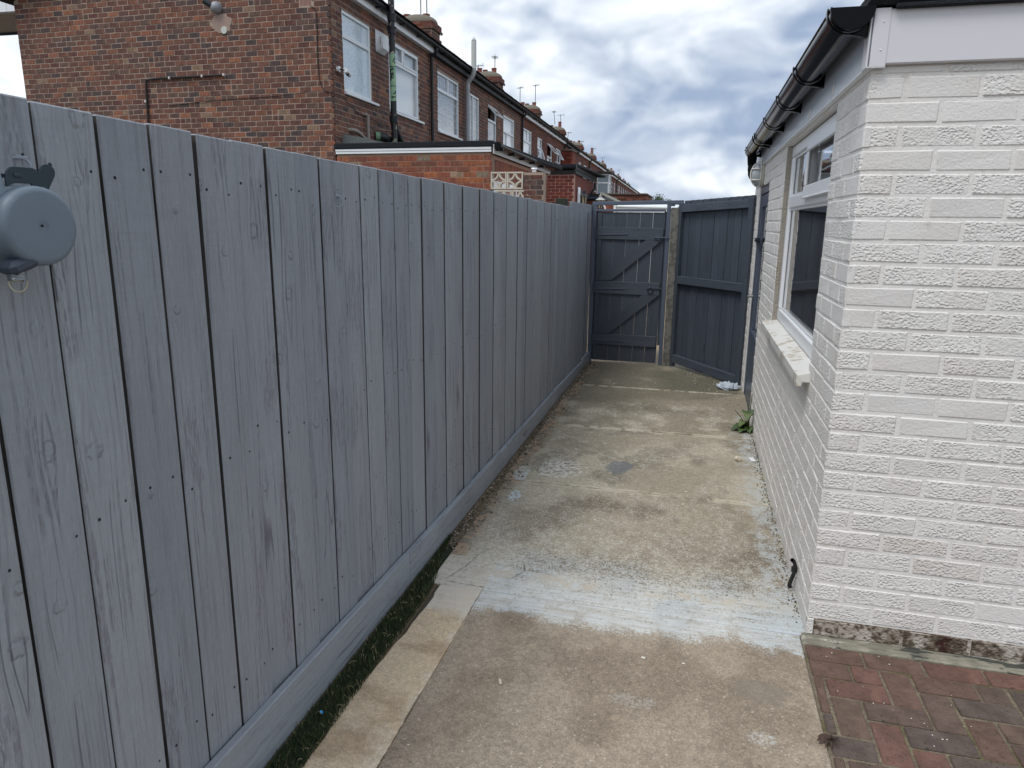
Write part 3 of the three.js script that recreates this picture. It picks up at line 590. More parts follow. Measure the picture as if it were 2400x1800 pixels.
// ---------------------------------------------------------------- gate, its frame, the post and the short panel
const darkFlat = anthracitePaint[0];
{
  const fr = thing('gate_frame', 'dark grey square metal gate frame with a crossbeam over the gate', 'gate frame', [-0.7, 0, -8.0]);
  const m = std([82, 91, 106], 0.42);
  mesh('post', span(-0.437, -0.389, -0.01, 1.75, -0.025, 0.025, 0.004), m, fr);
  mesh('post', span(0.367, 0.408, -0.01, 1.765, -0.025, 0.025, 0.004), m, fr);
  const beam = bb(0.975, 0.04, 0.055, 0.004); beam.rotateZ(0.022); mesh('crossbeam', at(beam, 0.052, 1.768, 0), m, fr);
  mesh('bracket', span(0.408, 0.45, 1.735, 1.752, -0.02, 0.02, 0.003), m, fr);

  const g = thing('boarded_gate', 'dark grey ledged and braced wooden gate with gaps of light between its boards', 'gate', [-0.7, 0, -8.0]);
  const zf = 0.0;
  for (const x of [-0.381, 0.358]) mesh('gate_stop', span(x - 0.016, x + 0.016, x > 0 ? 0.22 : 0.02, 1.68, -0.03, -0.012, 0.002), std([70, 78, 92], 0.5), fr);
  const bx = [-0.372, -0.197, -0.063, 0.083, 0.220, 0.352];
  for (let i = 0; i < 5; i++) {
    const w = bx[i + 1] - bx[i] - (i === 4 ? 0.004 : rr(0.0014, 0.0024)), h = 1.665 - 0.016, q = bb(w, h, 0.018, 0.002, { uo: [rnd(), rnd()] });
    q.rotateZ(-0.012);
    mesh('board', q, anthracitePaint[i % 3], g, [(bx[i] + bx[i + 1]) / 2 - 0.004, 0.016 + h / 2 + 0.004, zf]);
  }
  mesh('edge_strip', at(bb(0.05, 1.64, 0.012, 0.002, { uo: [rnd(), rnd()] }), -0.348, 0.84, zf + 0.0155), anthracitePaint[1], g);
  mesh('top_bar', at(bb(0.735, 0.026, 0.035, 0.003), -0.012, 1.689, zf + 0.008, 0, 0, 0.006), std([84, 93, 108], 0.42), g);
  for (const [y, h] of [[1.442, 0.132], [0.850, 0.140], [0.264, 0.122]]) {
    mesh('ledge', at(bb(0.715, h, 0.02, 0.0025, { swap: true, uo: [rnd(), rnd()] }), -0.014 - (1.44 - y) * 0.012, y, zf + 0.0195, 0, 0, -0.008), anthracitePaint[2], g);
    const nl = []; for (let i = 0; i < 9; i++) nl.push(at(cyl(0.004, 0.004, 0.002, 8), -0.33 + i * 0.08 + rr(-0.01, 0.01), y + (i % 2 ? 0.045 : -0.04), zf + 0.0305, Math.PI / 2));
    stuff(mesh('nail_heads', merge(nl), std([34, 40, 50], 0.6), g));
    mesh('hinge_strap', at(bb(0.33, 0.016, 0.006, 0.002), -0.2, y - 0.012, zf + 0.033, 0, 0, 0.03), std([66, 74, 88], 0.4), g);
    mesh('hinge_knuckle', at(cyl(0.012, 0.012, 0.12, 12), -0.385, y, zf + 0.03), std([66, 74, 88], 0.4), g);
  }
  const brace = (xa, ya, xb, yb, w) => { const L = Math.hypot(xb - xa, yb - ya), a = Math.atan2(yb - ya, xb - xa); const s = new THREE.Shape(); const dx = w / Math.sin(a) / 2; s.moveTo(xa - dx, ya); s.lineTo(xa + dx, ya); s.lineTo(xb + dx, yb); s.lineTo(xb - dx, yb); s.closePath(); const e = new THREE.ExtrudeGeometry(s, { depth: 0.019, bevelEnabled: true, bevelSize: 0.0015, bevelThickness: 0.0015, bevelSegments: 1 }); const p = e.attributes.position, uv = e.attributes.uv; for (let i = 0; i < p.count; i++) { const x = p.getX(i) - xa, y = p.getY(i) - ya; uv.setXY(i, -x * Math.sin(a) + y * Math.cos(a), x * Math.cos(a) + y * Math.sin(a)); } e.translate(0, 0, zf + 0.0105); return e; };
  mesh('brace', brace(-0.285, 0.930, 0.245, 1.372, 0.112), anthracitePaint[0], g);
  mesh('brace', brace(-0.285, 0.332, 0.235, 0.775, 0.112), anthracitePaint[1], g);
  const bolt = mesh('bolt', merge([at(cyl(0.006, 0.006, 0.17, 10), 0.33, 1.405, zf + 0.042, 0, 0, Math.PI / 2), at(bb(0.06, 0.045, 0.008, 0.002), 0.29, 1.40, zf + 0.033), at(bb(0.02, 0.03, 0.02, 0.003), 0.395, 1.405, zf + 0.035), at(bb(0.012, 0.05, 0.012, 0.003), 0.295, 1.375, zf + 0.043)]), std([78, 86, 100], 0.35, { metalness: 0.5 }), g);
  const latch = mesh('ring_latch', at(new THREE.TorusGeometry(0.028, 0.006, 8, 24), 0.235, 0.84, zf + 0.042), std([70, 78, 92], 0.35, { metalness: 0.5 }), g);
  mesh('latch_bar', at(bb(0.12, 0.018, 0.008, 0.002), 0.30, 0.856, zf + 0.036), std([70, 78, 92], 0.35, { metalness: 0.5 }), latch);

  const cp = tag(mesh('concrete_post', at(bb(0.082, 1.74, 0.09, 0.008, { j: 0.004 }), 0, 0.85, 0), concreteMat, scene, [-0.243, 0, -8.0]), 'rough grey concrete post between the gate frame and the short panel', 'post');

  // short panel set at an angle across the corner
  const A = [-0.19, -7.98], B = [0.50, -7.17], L = 1.064, yaw = -Math.atan2(B[1] - A[1], B[0] - A[0]);
  const pn = thing('fence_panel', 'short dark grey framed board panel set at an angle between concrete post and white wall', 'fence panel', [A[0], 0, A[1]], yaw);
  mesh('stile', at(bb(0.045, 1.765, 0.05, 0.004, { uo: [0.3, 0.2] }), 0.018, 0.882, 0.0), anthracitePaint[1], pn);
  mesh('stile', at(bb(0.06, 1.80, 0.055, 0.004, { uo: [0.1, 0.7] }), L - 0.02, 0.90, 0.0), anthracitePaint[0], pn);
  const rail = (ya, yb, h, z0 = 0.0) => { const q = bb(L - 0.092, h, 0.045, 0.003, { swap: true, uo: [rnd(), rnd()] }); q.rotateZ(Math.atan2(yb - ya, L)); return mesh('rail', at(q, L / 2 - 0.005, (ya + yb) / 2, z0), anthracitePaint[2], pn); };
  rail(1.709, 1.748, 0.078, 0.004); rail(0.962, 0.958, 0.083, 0.004); rail(0.098, 0.046, 0.09, 0.004);
  for (let i = 0; i < 11; i++) { const x = 0.026 + i * 0.0955, top = 1.793 + 0.034 * (x / L); const h = top - 0.06 + 0.04 * (x / L); mesh('board', at(bb(0.0915, h, 0.016, 0.003, { uo: [rnd(), rnd()] }), x + 0.047, top - h / 2, -0.032 - (i % 2) * 0.004), anthracitePaint[i % 3], pn); }
}
// ---------------------------------------------------------------- white painted brick outbuilding
const XS = 0.511, ZS = -2.68, ZE = -7.40, CR = 0.075;
const shed = thing('white_outbuilding', 'white painted brick outbuilding with black gutter, one window and a grey door', 'outbuilding', [XS, 0, ZS]);
{
  // everything below is in the building's own frame: x into the building, z along the wall (negative going away)
  const LZ = ZE - ZS;                                                      // -4.72
  const win = { z0: -0.58, z1: -2.28, y0: 0.905, y1: 2.035 }, dr = { z0: -3.27, z1: -4.20, y0: 0.0, y1: 1.875 };
  const hole = (o) => { const p = new THREE.Path(); p.moveTo(-o.z0, o.y0); p.lineTo(-o.z1, o.y0); p.lineTo(-o.z1, o.y1); p.lineTo(-o.z0, o.y1); p.closePath(); return p; };
  const s = new THREE.Shape(); s.moveTo(0.0035, 0); s.lineTo(-dr.z0, 0); s.lineTo(-dr.z0, dr.y1); s.lineTo(-dr.z1, dr.y1); s.lineTo(-dr.z1, 0); s.lineTo(-LZ, 0); s.lineTo(-LZ, 2.2); s.lineTo(0.0035, 2.2); s.closePath();
  s.holes.push(hole(win));
  const wg = new THREE.ExtrudeGeometry(s, { depth: 0.1, bevelEnabled: false }); wg.rotateY(Math.PI / 2); wg.translate(0.0034, 0, 0);
  const sideWall = mesh('side_wall', wg, whiteMortar, shed);
  const gableWall = mesh('gable_wall', span(0.0036, 2.6, 0, 2.2, -0.0034 - 0.1, -0.0034, 0), whiteMortar, shed);
  const bricks = [];
  // along the path
  for (let j = 0; j < 28; j++) {
    const y0 = j * CR + 0.004, h = j === 27 ? 0.028 : 0.068;
    let z = -0.0012, first = j % 2 ? 0.105 : 0.218;
    let n = 0;
    while (z > LZ + 0.02) {
      let len = n++ === 0 ? first : 0.218 + rr(-0.004, 0.004), a = z, b = Math.max(z - len, LZ);
      z = b - 0.0075;
      const yc = y0 + h / 2;
      let parts = [[a, b]];
      for (const o of [win, dr]) if (yc > o.y0 - 0.02 && yc < o.y1 + 0.01) parts = parts.flatMap(([p, q]) => { const r = []; if (p > o.z0) r.push([p, Math.max(q, o.z0)]); if (q < o.z1) r.push([Math.min(p, o.z1), q]); return r; });
      for (const [p, q] of parts) if (p - q > 0.03) bricks.push({ wall: 0, p, q, y0, h, j, d: Math.hypot((p + q) / 2 + ZS, XS) });
    }
  }
  // the end wall
  for (let j = 0; j < 28; j++) {
    const y0 = j * CR + 0.004, h = j === 27 ? 0.028 : 0.068;
    let x = 0.0012, n = 0, first = j % 2 ? 0.216 : 0.104;
    while (x < 1.7) { const len = n++ === 0 ? first : 0.218 + rr(-0.005, 0.005); bricks.push({ wall: 1, p: x, q: x + len, y0, h, j, d: 1 + x * 0.3 }); x += len + 0.0075; }
  }
  bricks.sort((a, b) => a.d - b.d);
  const cache = new Map(), rest = [];
  bricks.forEach((b, i) => {
    const len = Math.abs(b.q - b.p), soft = b.j > 11 ? rnd() < 0.34 : rnd() < 0.1, pr = rr(-0.0008, 0.0012);
    const base = b.j === 0 && b.wall;
    const key = base ? `base${i}` : `${b.wall},${(Math.round(len * 250) / 250).toFixed(3)},${b.h},${i % 6}`;
    if (!cache.has(key)) { const u = base ? [(b.p + b.q) / 2, 0.1] : [rnd() * 2, rnd() * 2], L = Math.round(len * 250) / 250; cache.set(key, b.wall ? bb(L, b.h, 0.028, 0.0055, { j: 0.0034, uo: u }) : bb(0.028, b.h, L, 0.0055, { j: 0.0034, uo: u })); }
    const g = cache.get(key);
    let m = soft ? pick(whiteSoft) : pick(whitePit);
    if (b.j === 0 && b.wall) m = plinthPaint;
    if (b.wall && b.j >= 4 && b.j <= 5 && b.p > 0.2 && b.p < 0.4) m = whiteStain;
    const pos = b.wall ? [(b.p + b.q) / 2, b.y0 + b.h / 2, -0.0145 + pr] : [0.0145 - pr, b.y0 + b.h / 2, (b.p + b.q) / 2];
    if (i < 300) mesh('brick', g, m, b.wall ? gableWall : sideWall, pos);
    else { const c = g.clone(); c.translate(...pos); rest.push(c); }
  });
  mesh('plinth_mortar', at(bb(1.75, 0.074, 0.01, 0.001), 0.88, 0.037, -0.0075), plinthPaint, gableWall);
  stuff(mesh('far_bricks', merge(rest), whitePit[0], sideWall));
  // the far end of the wall
  mesh('end_wall', span(0.03, 2.6, 0, 2.2, LZ, LZ + 0.1, 0), whiteMortar, shed);
  mesh('back_wall', span(2.6, 2.7, 0, 2.2, LZ, 0, 0), whiteMortar, shed);
  mesh('floor', span(0.11, 2.59, -0.05, 0.0, LZ + 0.11, -0.11, 0), std([120, 116, 110], 0.9), shed);
  mesh('inner_lining', span(1.9, 1.95, 0.01, 2.18, LZ + 0.12, -0.12, 0), std([120, 122, 126], 0.9), shed);
  // window
  const zc = (win.z0 + win.z1) / 2, fx = 0.034, fd = 0.07, zi0 = win.z0 - 0.004, zi1 = win.z1 + 0.004, yb = 0.945, yt = 2.03;
  const fr = [];
  const bar = (z0, z1, y0, y1, x0 = fx, x1 = fx + fd) => fr.push(span(x0, x1, y0, y1, z1, z0, 0.006));
  const t0 = 1.655, t1 = 1.725, mz = -1.52;
  bar(zi0, zi1, yb, yb + 0.075); bar(zi0, zi1, yt - 0.065, yt); bar(zi0, zi0 - 0.065, yb + 0.076, yt - 0.066); bar(zi1 + 0.065, zi1, yb + 0.076, yt - 0.066);
  bar(zi0 - 0.066, zi1 + 0.066, t0, t1); bar(mz + 0.035, mz - 0.035, t1 + 0.001, yt - 0.066);
  const window_ = mesh('window', merge(fr), upvc, shed);
  const beads = [];
  const bead = (z0, z1, y0, y1) => { const x0 = fx + 0.012, x1 = fx + 0.02, b = 0.014; beads.push(span(x0, x1, y0, y0 + b, z1, z0, 0.002), span(x0, x1, y1 - b, y1, z1, z0, 0.002), span(x0, x1, y0 + b, y1 - b, z0 - b, z0, 0.002), span(x0, x1, y0 + b, y1 - b, z1, z1 + b, 0.002)); };
  bead(zi0 - 0.0655, zi1 + 0.0655, yb + 0.0755, t0 - 0.0005); bead(mz - 0.0355, zi1 + 0.0655, t1 + 0.0005, yt - 0.0655);
  mesh('glazing_bead', merge(beads), upvc, window_);
  // opening top light, standing proud of the frame
  const sash = [], sx0 = fx - 0.016, sx1 = fx - 0.001, sa = zi0 - 0.05, sb = mz + 0.02, s0 = t1 - 0.03, s1 = yt - 0.045;
  sash.push(span(sx0, sx1, s0, s0 + 0.06, sb, sa, 0.005), span(sx0, sx1, s1 - 0.055, s1, sb, sa, 0.005), span(sx0, sx1, s0 + 0.0605, s1 - 0.0555, sa - 0.055, sa, 0.005), span(sx0, sx1, s0 + 0.0605, s1 - 0.0555, sb, sb + 0.055, 0.005));
  sash.push(span(sx0 - 0.01, sx1 - 0.004, s0 - 0.006, s0 - 0.0005, sb, sa, 0.002));
  mesh('top_light_sash', merge(sash), upvc, window_);
  const pane = (z0, z1, y0, y1) => mesh('pane', span(fx + 0.021, fx + 0.0215, y0, y1, z1, z0, 0), glass, window_);
  pane(zi0 - 0.06, zi1 + 0.06, yb + 0.07, t0 + 0.004); pane(zi0 - 0.06, mz + 0.03, t1 - 0.004, yt - 0.06); pane(mz - 0.03, zi1 + 0.06, t1 - 0.004, yt - 0.06);
  // rendered reveal on the far side of the opening
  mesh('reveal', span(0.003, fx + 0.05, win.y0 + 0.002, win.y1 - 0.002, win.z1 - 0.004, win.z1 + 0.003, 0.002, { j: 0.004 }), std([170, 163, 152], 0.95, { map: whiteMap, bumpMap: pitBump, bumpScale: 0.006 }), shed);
  // sill
  const sp = new THREE.Shape(); sp.moveTo(-0.052, 0.0); sp.lineTo(-0.052, 0.034); sp.lineTo(0.036, 0.056); sp.lineTo(0.036, 0.008); sp.lineTo(-0.030, 0.008); sp.lineTo(-0.036, -0.012); sp.lineTo(-0.050, -0.012); sp.closePath();
  const sg = new THREE.ExtrudeGeometry(sp, { depth: 1.80, bevelEnabled: true, bevelSize: 0.003, bevelThickness: 0.003, bevelSegments: 2 }); sg.translate(0, 0.884, -2.33);
  { const p = sg.attributes.position, uv = sg.attributes.uv; for (let i = 0; i < p.count; i++) uv.setXY(i, p.getZ(i), p.getX(i) + p.getY(i)); }
  mesh('window_sill', sg, upvcDirty, shed);
  mesh('render_patch', span(0.002, 0.02, 0.62, 0.872, -2.24, -0.60, 0.003), whiteMortar, shed);
  // curtain and room behind the glass
  // door, set back in its opening
  const dx = 0.012;
  const dfr = [span(dx, dx + 0.06, 0.0, dr.y1 - 0.001, dr.z0 - 0.055, dr.z0 - 0.001, 0.004), span(dx, dx + 0.06, 0.0, dr.y1 - 0.001, dr.z1 + 0.001, dr.z1 + 0.055, 0.004), span(dx, dx + 0.06, dr.y1 - 0.065, dr.y1 - 0.001, dr.z1 + 0.056, dr.z0 - 0.056, 0.004)];
  mesh('door_frame', merge(dfr), doorPaint, shed);
  const a = dr.z0 - 0.06, b = dr.z1 + 0.06;
  const dparts = [span(dx + 0.008, dx + 0.05, 0.012, 0.62, b, a, 0.004), span(dx + 0.008, dx + 0.05, 1.70, 1.806, b, a, 0.004), span(dx + 0.008, dx + 0.05, 0.6205, 1.6995, a - 0.1, a, 0.004), span(dx + 0.008, dx + 0.05, 0.6205, 1.6995, b, b + 0.1, 0.004), span(dx - 0.006, dx + 0.007, 0.60, 0.635, b + 0.09, a - 0.09, 0.004)];
  const door = mesh('door', merge(dparts), doorPaint, shed);
  mesh('pane', span(dx + 0.026, dx + 0.0265, 0.6206, 1.6994, b + 0.098, a - 0.098, 0), glass, door);
  mesh('handle', merge([at(cyl(0.009, 0.009, 0.11, 12), dx - 0.045, 0.92, b + 0.1, Math.PI / 2), at(cyl(0.012, 0.012, 0.05, 12), dx - 0.02, 0.92, b + 0.05, 0, 0, Math.PI / 2)]), steel, door);
  mesh('hasp', merge([span(dx - 0.014, dx + 0.0075, 1.40, 1.44, b - 0.06, b + 0.16, 0.003), at(cyl(0.01, 0.01, 0.02, 12), dx - 0.022, 1.42, b + 0.12, 0, 0, Math.PI / 2)]), darkSteel, door);
  mesh('threshold', span(0.02, 0.12, -0.01, 0.010, dr.z1 + 0.002, dr.z0 - 0.002, 0.003), doorPaint, shed);
  // fascia boards
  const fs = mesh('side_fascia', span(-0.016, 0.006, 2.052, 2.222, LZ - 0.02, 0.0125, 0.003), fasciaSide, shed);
  mesh('edge_trim', span(-0.019, 0.008, 2.046, 2.056, LZ - 0.02, 0.0135, 0.002), upvc, fs);
  for (const [z, y, s] of [[-0.62, 2.085, 0.03], [-1.25, 2.08, 0.034]]) { const g = new THREE.SphereGeometry(s, 12, 8); g.scale(0.05, 1, 0.8); mesh('paint_splash', at(g, -0.0155, y, z), whiteSoft[0], fs); }
  const gf = mesh('gable_fascia', span(0.012, 2.75, 2.058, 2.222, -0.005, 0.0195, 0.004), fasciaWhite, shed);
  const trim = mesh('corner_trim', merge([span(-0.012, 0.036, 2.050, 2.224, 0.0198, 0.0225, 0.001), span(-0.0215, -0.0165, 2.050, 2.2235, -0.05, 0.0222, 0.001), span(-0.0214, 0.0365, 2.0475, 2.0498, -0.04, 0.0226, 0.0005)]), fasciaWhite, gf);
  for (const y of [2.10, 2.184]) mesh('rivet', at(new THREE.SphereGeometry(0.0028, 10, 8), 0.016, y, 0.0226), upvc, trim);
  // roof
  const roof = mesh('felt_roof', span(-0.03, 2.85, 2.232, 2.29, LZ - 0.04, 0.045, 0.014), felt, shed);
  mesh('felt_drip', span(0.045, 2.85, 2.218, 2.2318, 0.0235, 0.042, 0.003), felt, roof);
  // half-round gutter falling gently away
  const gr = 0.063, gut = new THREE.Shape(); gut.absarc(0, 0, gr, Math.PI, 2 * Math.PI, false); gut.lineTo(gr - 0.003, 0); gut.absarc(0, 0, gr - 0.003, 2 * Math.PI, Math.PI, true); gut.closePath();
  const gg = new THREE.ExtrudeGeometry(gut, { depth: 4.45, bevelEnabled: false, curveSegments: 20 }); gg.translate(0, 0, -4.45);
  const gx = -0.079, gy = 2.228;
  const gutter = mesh('gutter', gg, blackPlastic, shed, [gx, gy, 0.03], [-0.004, 0, 0]);
  const stop = new THREE.Shape(); stop.absarc(0, 0, gr + 0.003, Math.PI, 2 * Math.PI, false); stop.lineTo(-gr - 0.003, 0);
  const se = new THREE.ExtrudeGeometry(stop, { depth: 0.006, bevelEnabled: true, bevelSize: 0.0015, bevelThickness: 0.0015, bevelSegments: 2, curveSegments: 20 });
  mesh('stop_end', se, blackPlastic, gutter, [0, 0, 0.0]);
  const lip = tube([[-gr - 0.001, 0.001, 0], [-gr - 0.001, 0.001, -4.45]], 0.004, 2, 8); mesh('front_lip', lip, blackPlastic, gutter);
  const bracket = z => { const o = new THREE.Shape(); o.absarc(0, 0, gr + 0.006, Math.PI * 0.97, 2 * Math.PI, false); o.lineTo(gr + 0.0135, 0.008); o.lineTo(gr + 0.0135, -0.085); o.quadraticCurveTo(gr * 0.6, -gr - 0.015, 0, -gr - 0.0085); o.absarc(0, 0, gr + 0.0085, Math.PI * 1.5, Math.PI * 0.97, true); o.closePath(); const e = new THREE.ExtrudeGeometry(o, { depth: 0.024, bevelEnabled: true, bevelSize: 0.0012, bevelThickness: 0.0012, bevelSegments: 1, curveSegments: 14 }); return mesh('gutter_bracket', e, blackPlastic, gutter, [0, 0, z]); };
  for (const z of [-0.055, -0.93, -1.65, -2.45, -3.25, -3.42, -4.2]) bracket(z);
  mesh('union', at((() => { const o = new THREE.Shape(); o.absarc(0, 0, gr + 0.005, Math.PI, 2 * Math.PI, false); o.absarc(0, 0, gr + 0.001, 2 * Math.PI, Math.PI, true); return new THREE.ExtrudeGeometry(o, { depth: 0.11, bevelEnabled: false, curveSegments: 16 }); })(), 0, 0, -3.40), blackPlastic, gutter);
  mesh('outlet', merge([at(cyl(0.045, 0.036, 0.09, 20), 0, -0.09, -4.34), at(cyl(0.037, 0.037, 0.07, 20), 0.005, -0.15, -4.34), tube([[0.005, -0.17, -4.34], [0.01, -0.22, -4.34], [0.05, -0.265, -4.345], [0.075, -0.29, -4.36]], 0.034, 16, 16)]), blackPlastic, gutter);
}
// bulkhead lamp on the wall above the door
{
  const l = thing('bulkhead_lamp', 'oval caged white bulkhead lamp on the white wall under the gutter', 'wall lamp', [0.511, 1.965, -6.55]);
  const base = new THREE.SphereGeometry(0.5, 24, 16); base.scale(0.06, 0.21, 0.13); mesh('base', at(base, -0.012, 0, 0), std([206, 202, 190], 0.5), l);
  const lens = new THREE.SphereGeometry(0.5, 28, 20); lens.scale(0.13, 0.178, 0.105); mesh('lens', at(lens, -0.035, 0, 0), phys([172, 177, 180], 0.12, { clearcoat: 0.6 }), l);
  const hoop = (f) => { const p = []; for (let i = 0; i <= 24; i++) p.push(f(i / 24)); return tube(p, 0.0055, 40, 7); };
  const cage = [hoop(t => { const a = Math.PI * (t - 0.5); return [-0.03 - 0.078 * Math.cos(a), 0.102 * Math.sin(a), 0]; })];
  for (const y of [-0.045, 0.045]) cage.push(hoop(t => { const a = Math.PI * (t - 0.5); return [-0.03 - 0.07 * Math.cos(a), y, 0.062 * Math.sin(a)]; }));
  cage.push(hoop(t => { const a = 2 * Math.PI * t; return [-0.03, 0.1 * Math.cos(a), 0.064 * Math.sin(a)]; }));
  mesh('cage', merge(cage), std([226, 223, 214], 0.5), l);
  mesh('lug', merge([span(-0.03, -0.004, 0.096, 0.122, -0.02, 0.02, 0.003)]), std([206, 202, 190], 0.5), l);
}
// black stub of pipe by the foot of the wall
tag(mesh('drain_stub', merge([tube([[0.50, 0.0, -3.06], [0.492, 0.012, -3.045], [0.494, 0.045, -3.03], [0.500, 0.10, -3.005], [0.497, 0.135, -2.985], [0.487, 0.165, -2.965], [0.478, 0.176, -2.955]], 0.0085, 30, 10), at(cyl(0.012, 0.012, 0.022, 12), 0.4965, 0.115, -2.997)]), std([30, 32, 34], 0.6), scene), 'short black plastic pipe stub bent against the foot of the white wall', 'pipe');
// ---------------------------------------------------------------- the terrace behind the fence
const CX = -6.003, CZ = -11.371, ROW = 1.2 * Math.PI / 180, GAB = -1.7 * Math.PI / 180, BH = 0.0865, BL = 0.2225, HW = 4.78;
const rowPoint = (s, off = 0) => [CX - Math.sin(ROW) * s + Math.cos(ROW) * off, CZ - Math.cos(ROW) * s - Math.sin(ROW) * off];
const brickGeo = new Map();
function brickShape(len, h, dep, axis, v) {         // axis 'x': face looks along z; 'z': face looks along x
  const key = `${Math.round(len * 100)},${h},${dep},${axis},${v}`;
  if (!brickGeo.has(key)) { const o = { j: 0.004, uo: [rnd() * 3, rnd() * 3] }, L = Math.round(len * 100) / 100 - 0.0005; brickGeo.set(key, axis === 'x' ? bb(L, h, dep, 0.003, o) : bb(dep, h, L, 0.003, o)); }
  return brickGeo.get(key);
}
// a list of bricks for a wall from u0 to u1 and y0 to y1 with openings [u0,u1,y0,y1]
function courses(u0, u1, y0, y1, bl, bh, holes = [], half = 0) {
  const out = [], gap = 0.0105;
  const r0 = Math.floor(y0 / bh), r1 = Math.ceil(y1 / bh);
  for (let r = r0; r < r1; r++) {
    const ya = r * bh, yb = ya + bh - gap; if (yb > y1 + 0.02) continue;
    let u = u0 - (((r + half) % 2) ? bl / 2 : 0);
    while (u < u1 - 0.02) {
      let a = Math.max(u, u0), b = Math.min(u + bl - gap, u1);
      u += bl;
      if (rnd() < 0.09 && b - a > 0.15) { const m = (a + b) / 2; out.push(...cut([a, m - gap / 2], ya, yb)); out.push(...cut([m + gap / 2, b], ya, yb)); }
      else out.push(...cut([a, b], ya, yb));
    }
  }
  function cut(ab, ya, yb) {
    let parts = [ab];
    for (const o of holes) if ((ya + yb) / 2 > o[2] - 0.01 && (ya + yb) / 2 < o[3] + 0.01) parts = parts.flatMap(([p, q]) => { const r = []; if (p < o[0]) r.push([p, Math.min(q, o[0])]); if (q > o[1]) r.push([Math.max(p, o[1]), q]); return r; });
    return parts.filter(([p, q]) => q - p > 0.03).map(([p, q]) => [p, q, ya, yb]);
  }
  return out;
}
function holedSlab(u1, y0, y1, holes, depth, u0 = 0) {     // wall backing: u along, extruded inwards
  const s = new THREE.Shape(); s.moveTo(u0, y0); s.lineTo(u1, y0); s.lineTo(u1, y1); s.lineTo(u0, y1); s.closePath();
  for (const o of holes) { const p = new THREE.Path(); p.moveTo(o[0], o[2]); p.lineTo(o[1], o[2]); p.lineTo(o[1], o[3]); p.lineTo(o[0], o[3]); p.closePath(); s.holes.push(p); }
  return new THREE.ExtrudeGeometry(s, { depth, bevelEnabled: false });
}
const frostMap = tex(512, 512, (u, v) => { const w = fbm(u * 10, v * 10, 10, 10, 3, 3) - 0.5, a = Math.abs(vn(u * 26 + w * 5, v * 26 + w * 5, 26, 26, 7) - 0.5), b = Math.abs(vn(u * 18 - w * 6, v * 18 + w * 4, 18, 18, 9) - 0.5); const k = Math.max(sst(0.06, 0.0, a), sst(0.06, 0.0, b)); return mixc([214, 228, 236], [150, 170, 186], k * 0.75); }, true, [0.8, 0.8]);
const frosted = phys([255, 255, 255], 0.25, { map: frostMap, clearcoat: 0.5 });
const blind = std([226, 232, 232], 0.7), curtain = std([140, 150, 158], 0.85);
const slatBlind = std([222, 230, 232], 0.6, { bumpMap: tex(8, 64, (u, v) => Math.abs((v * 4) % 1 - 0.5) * 2, false, [0.2, 0.1]), bumpScale: 0.004 });
const sashWhite = std([232, 236, 238], 0.35);

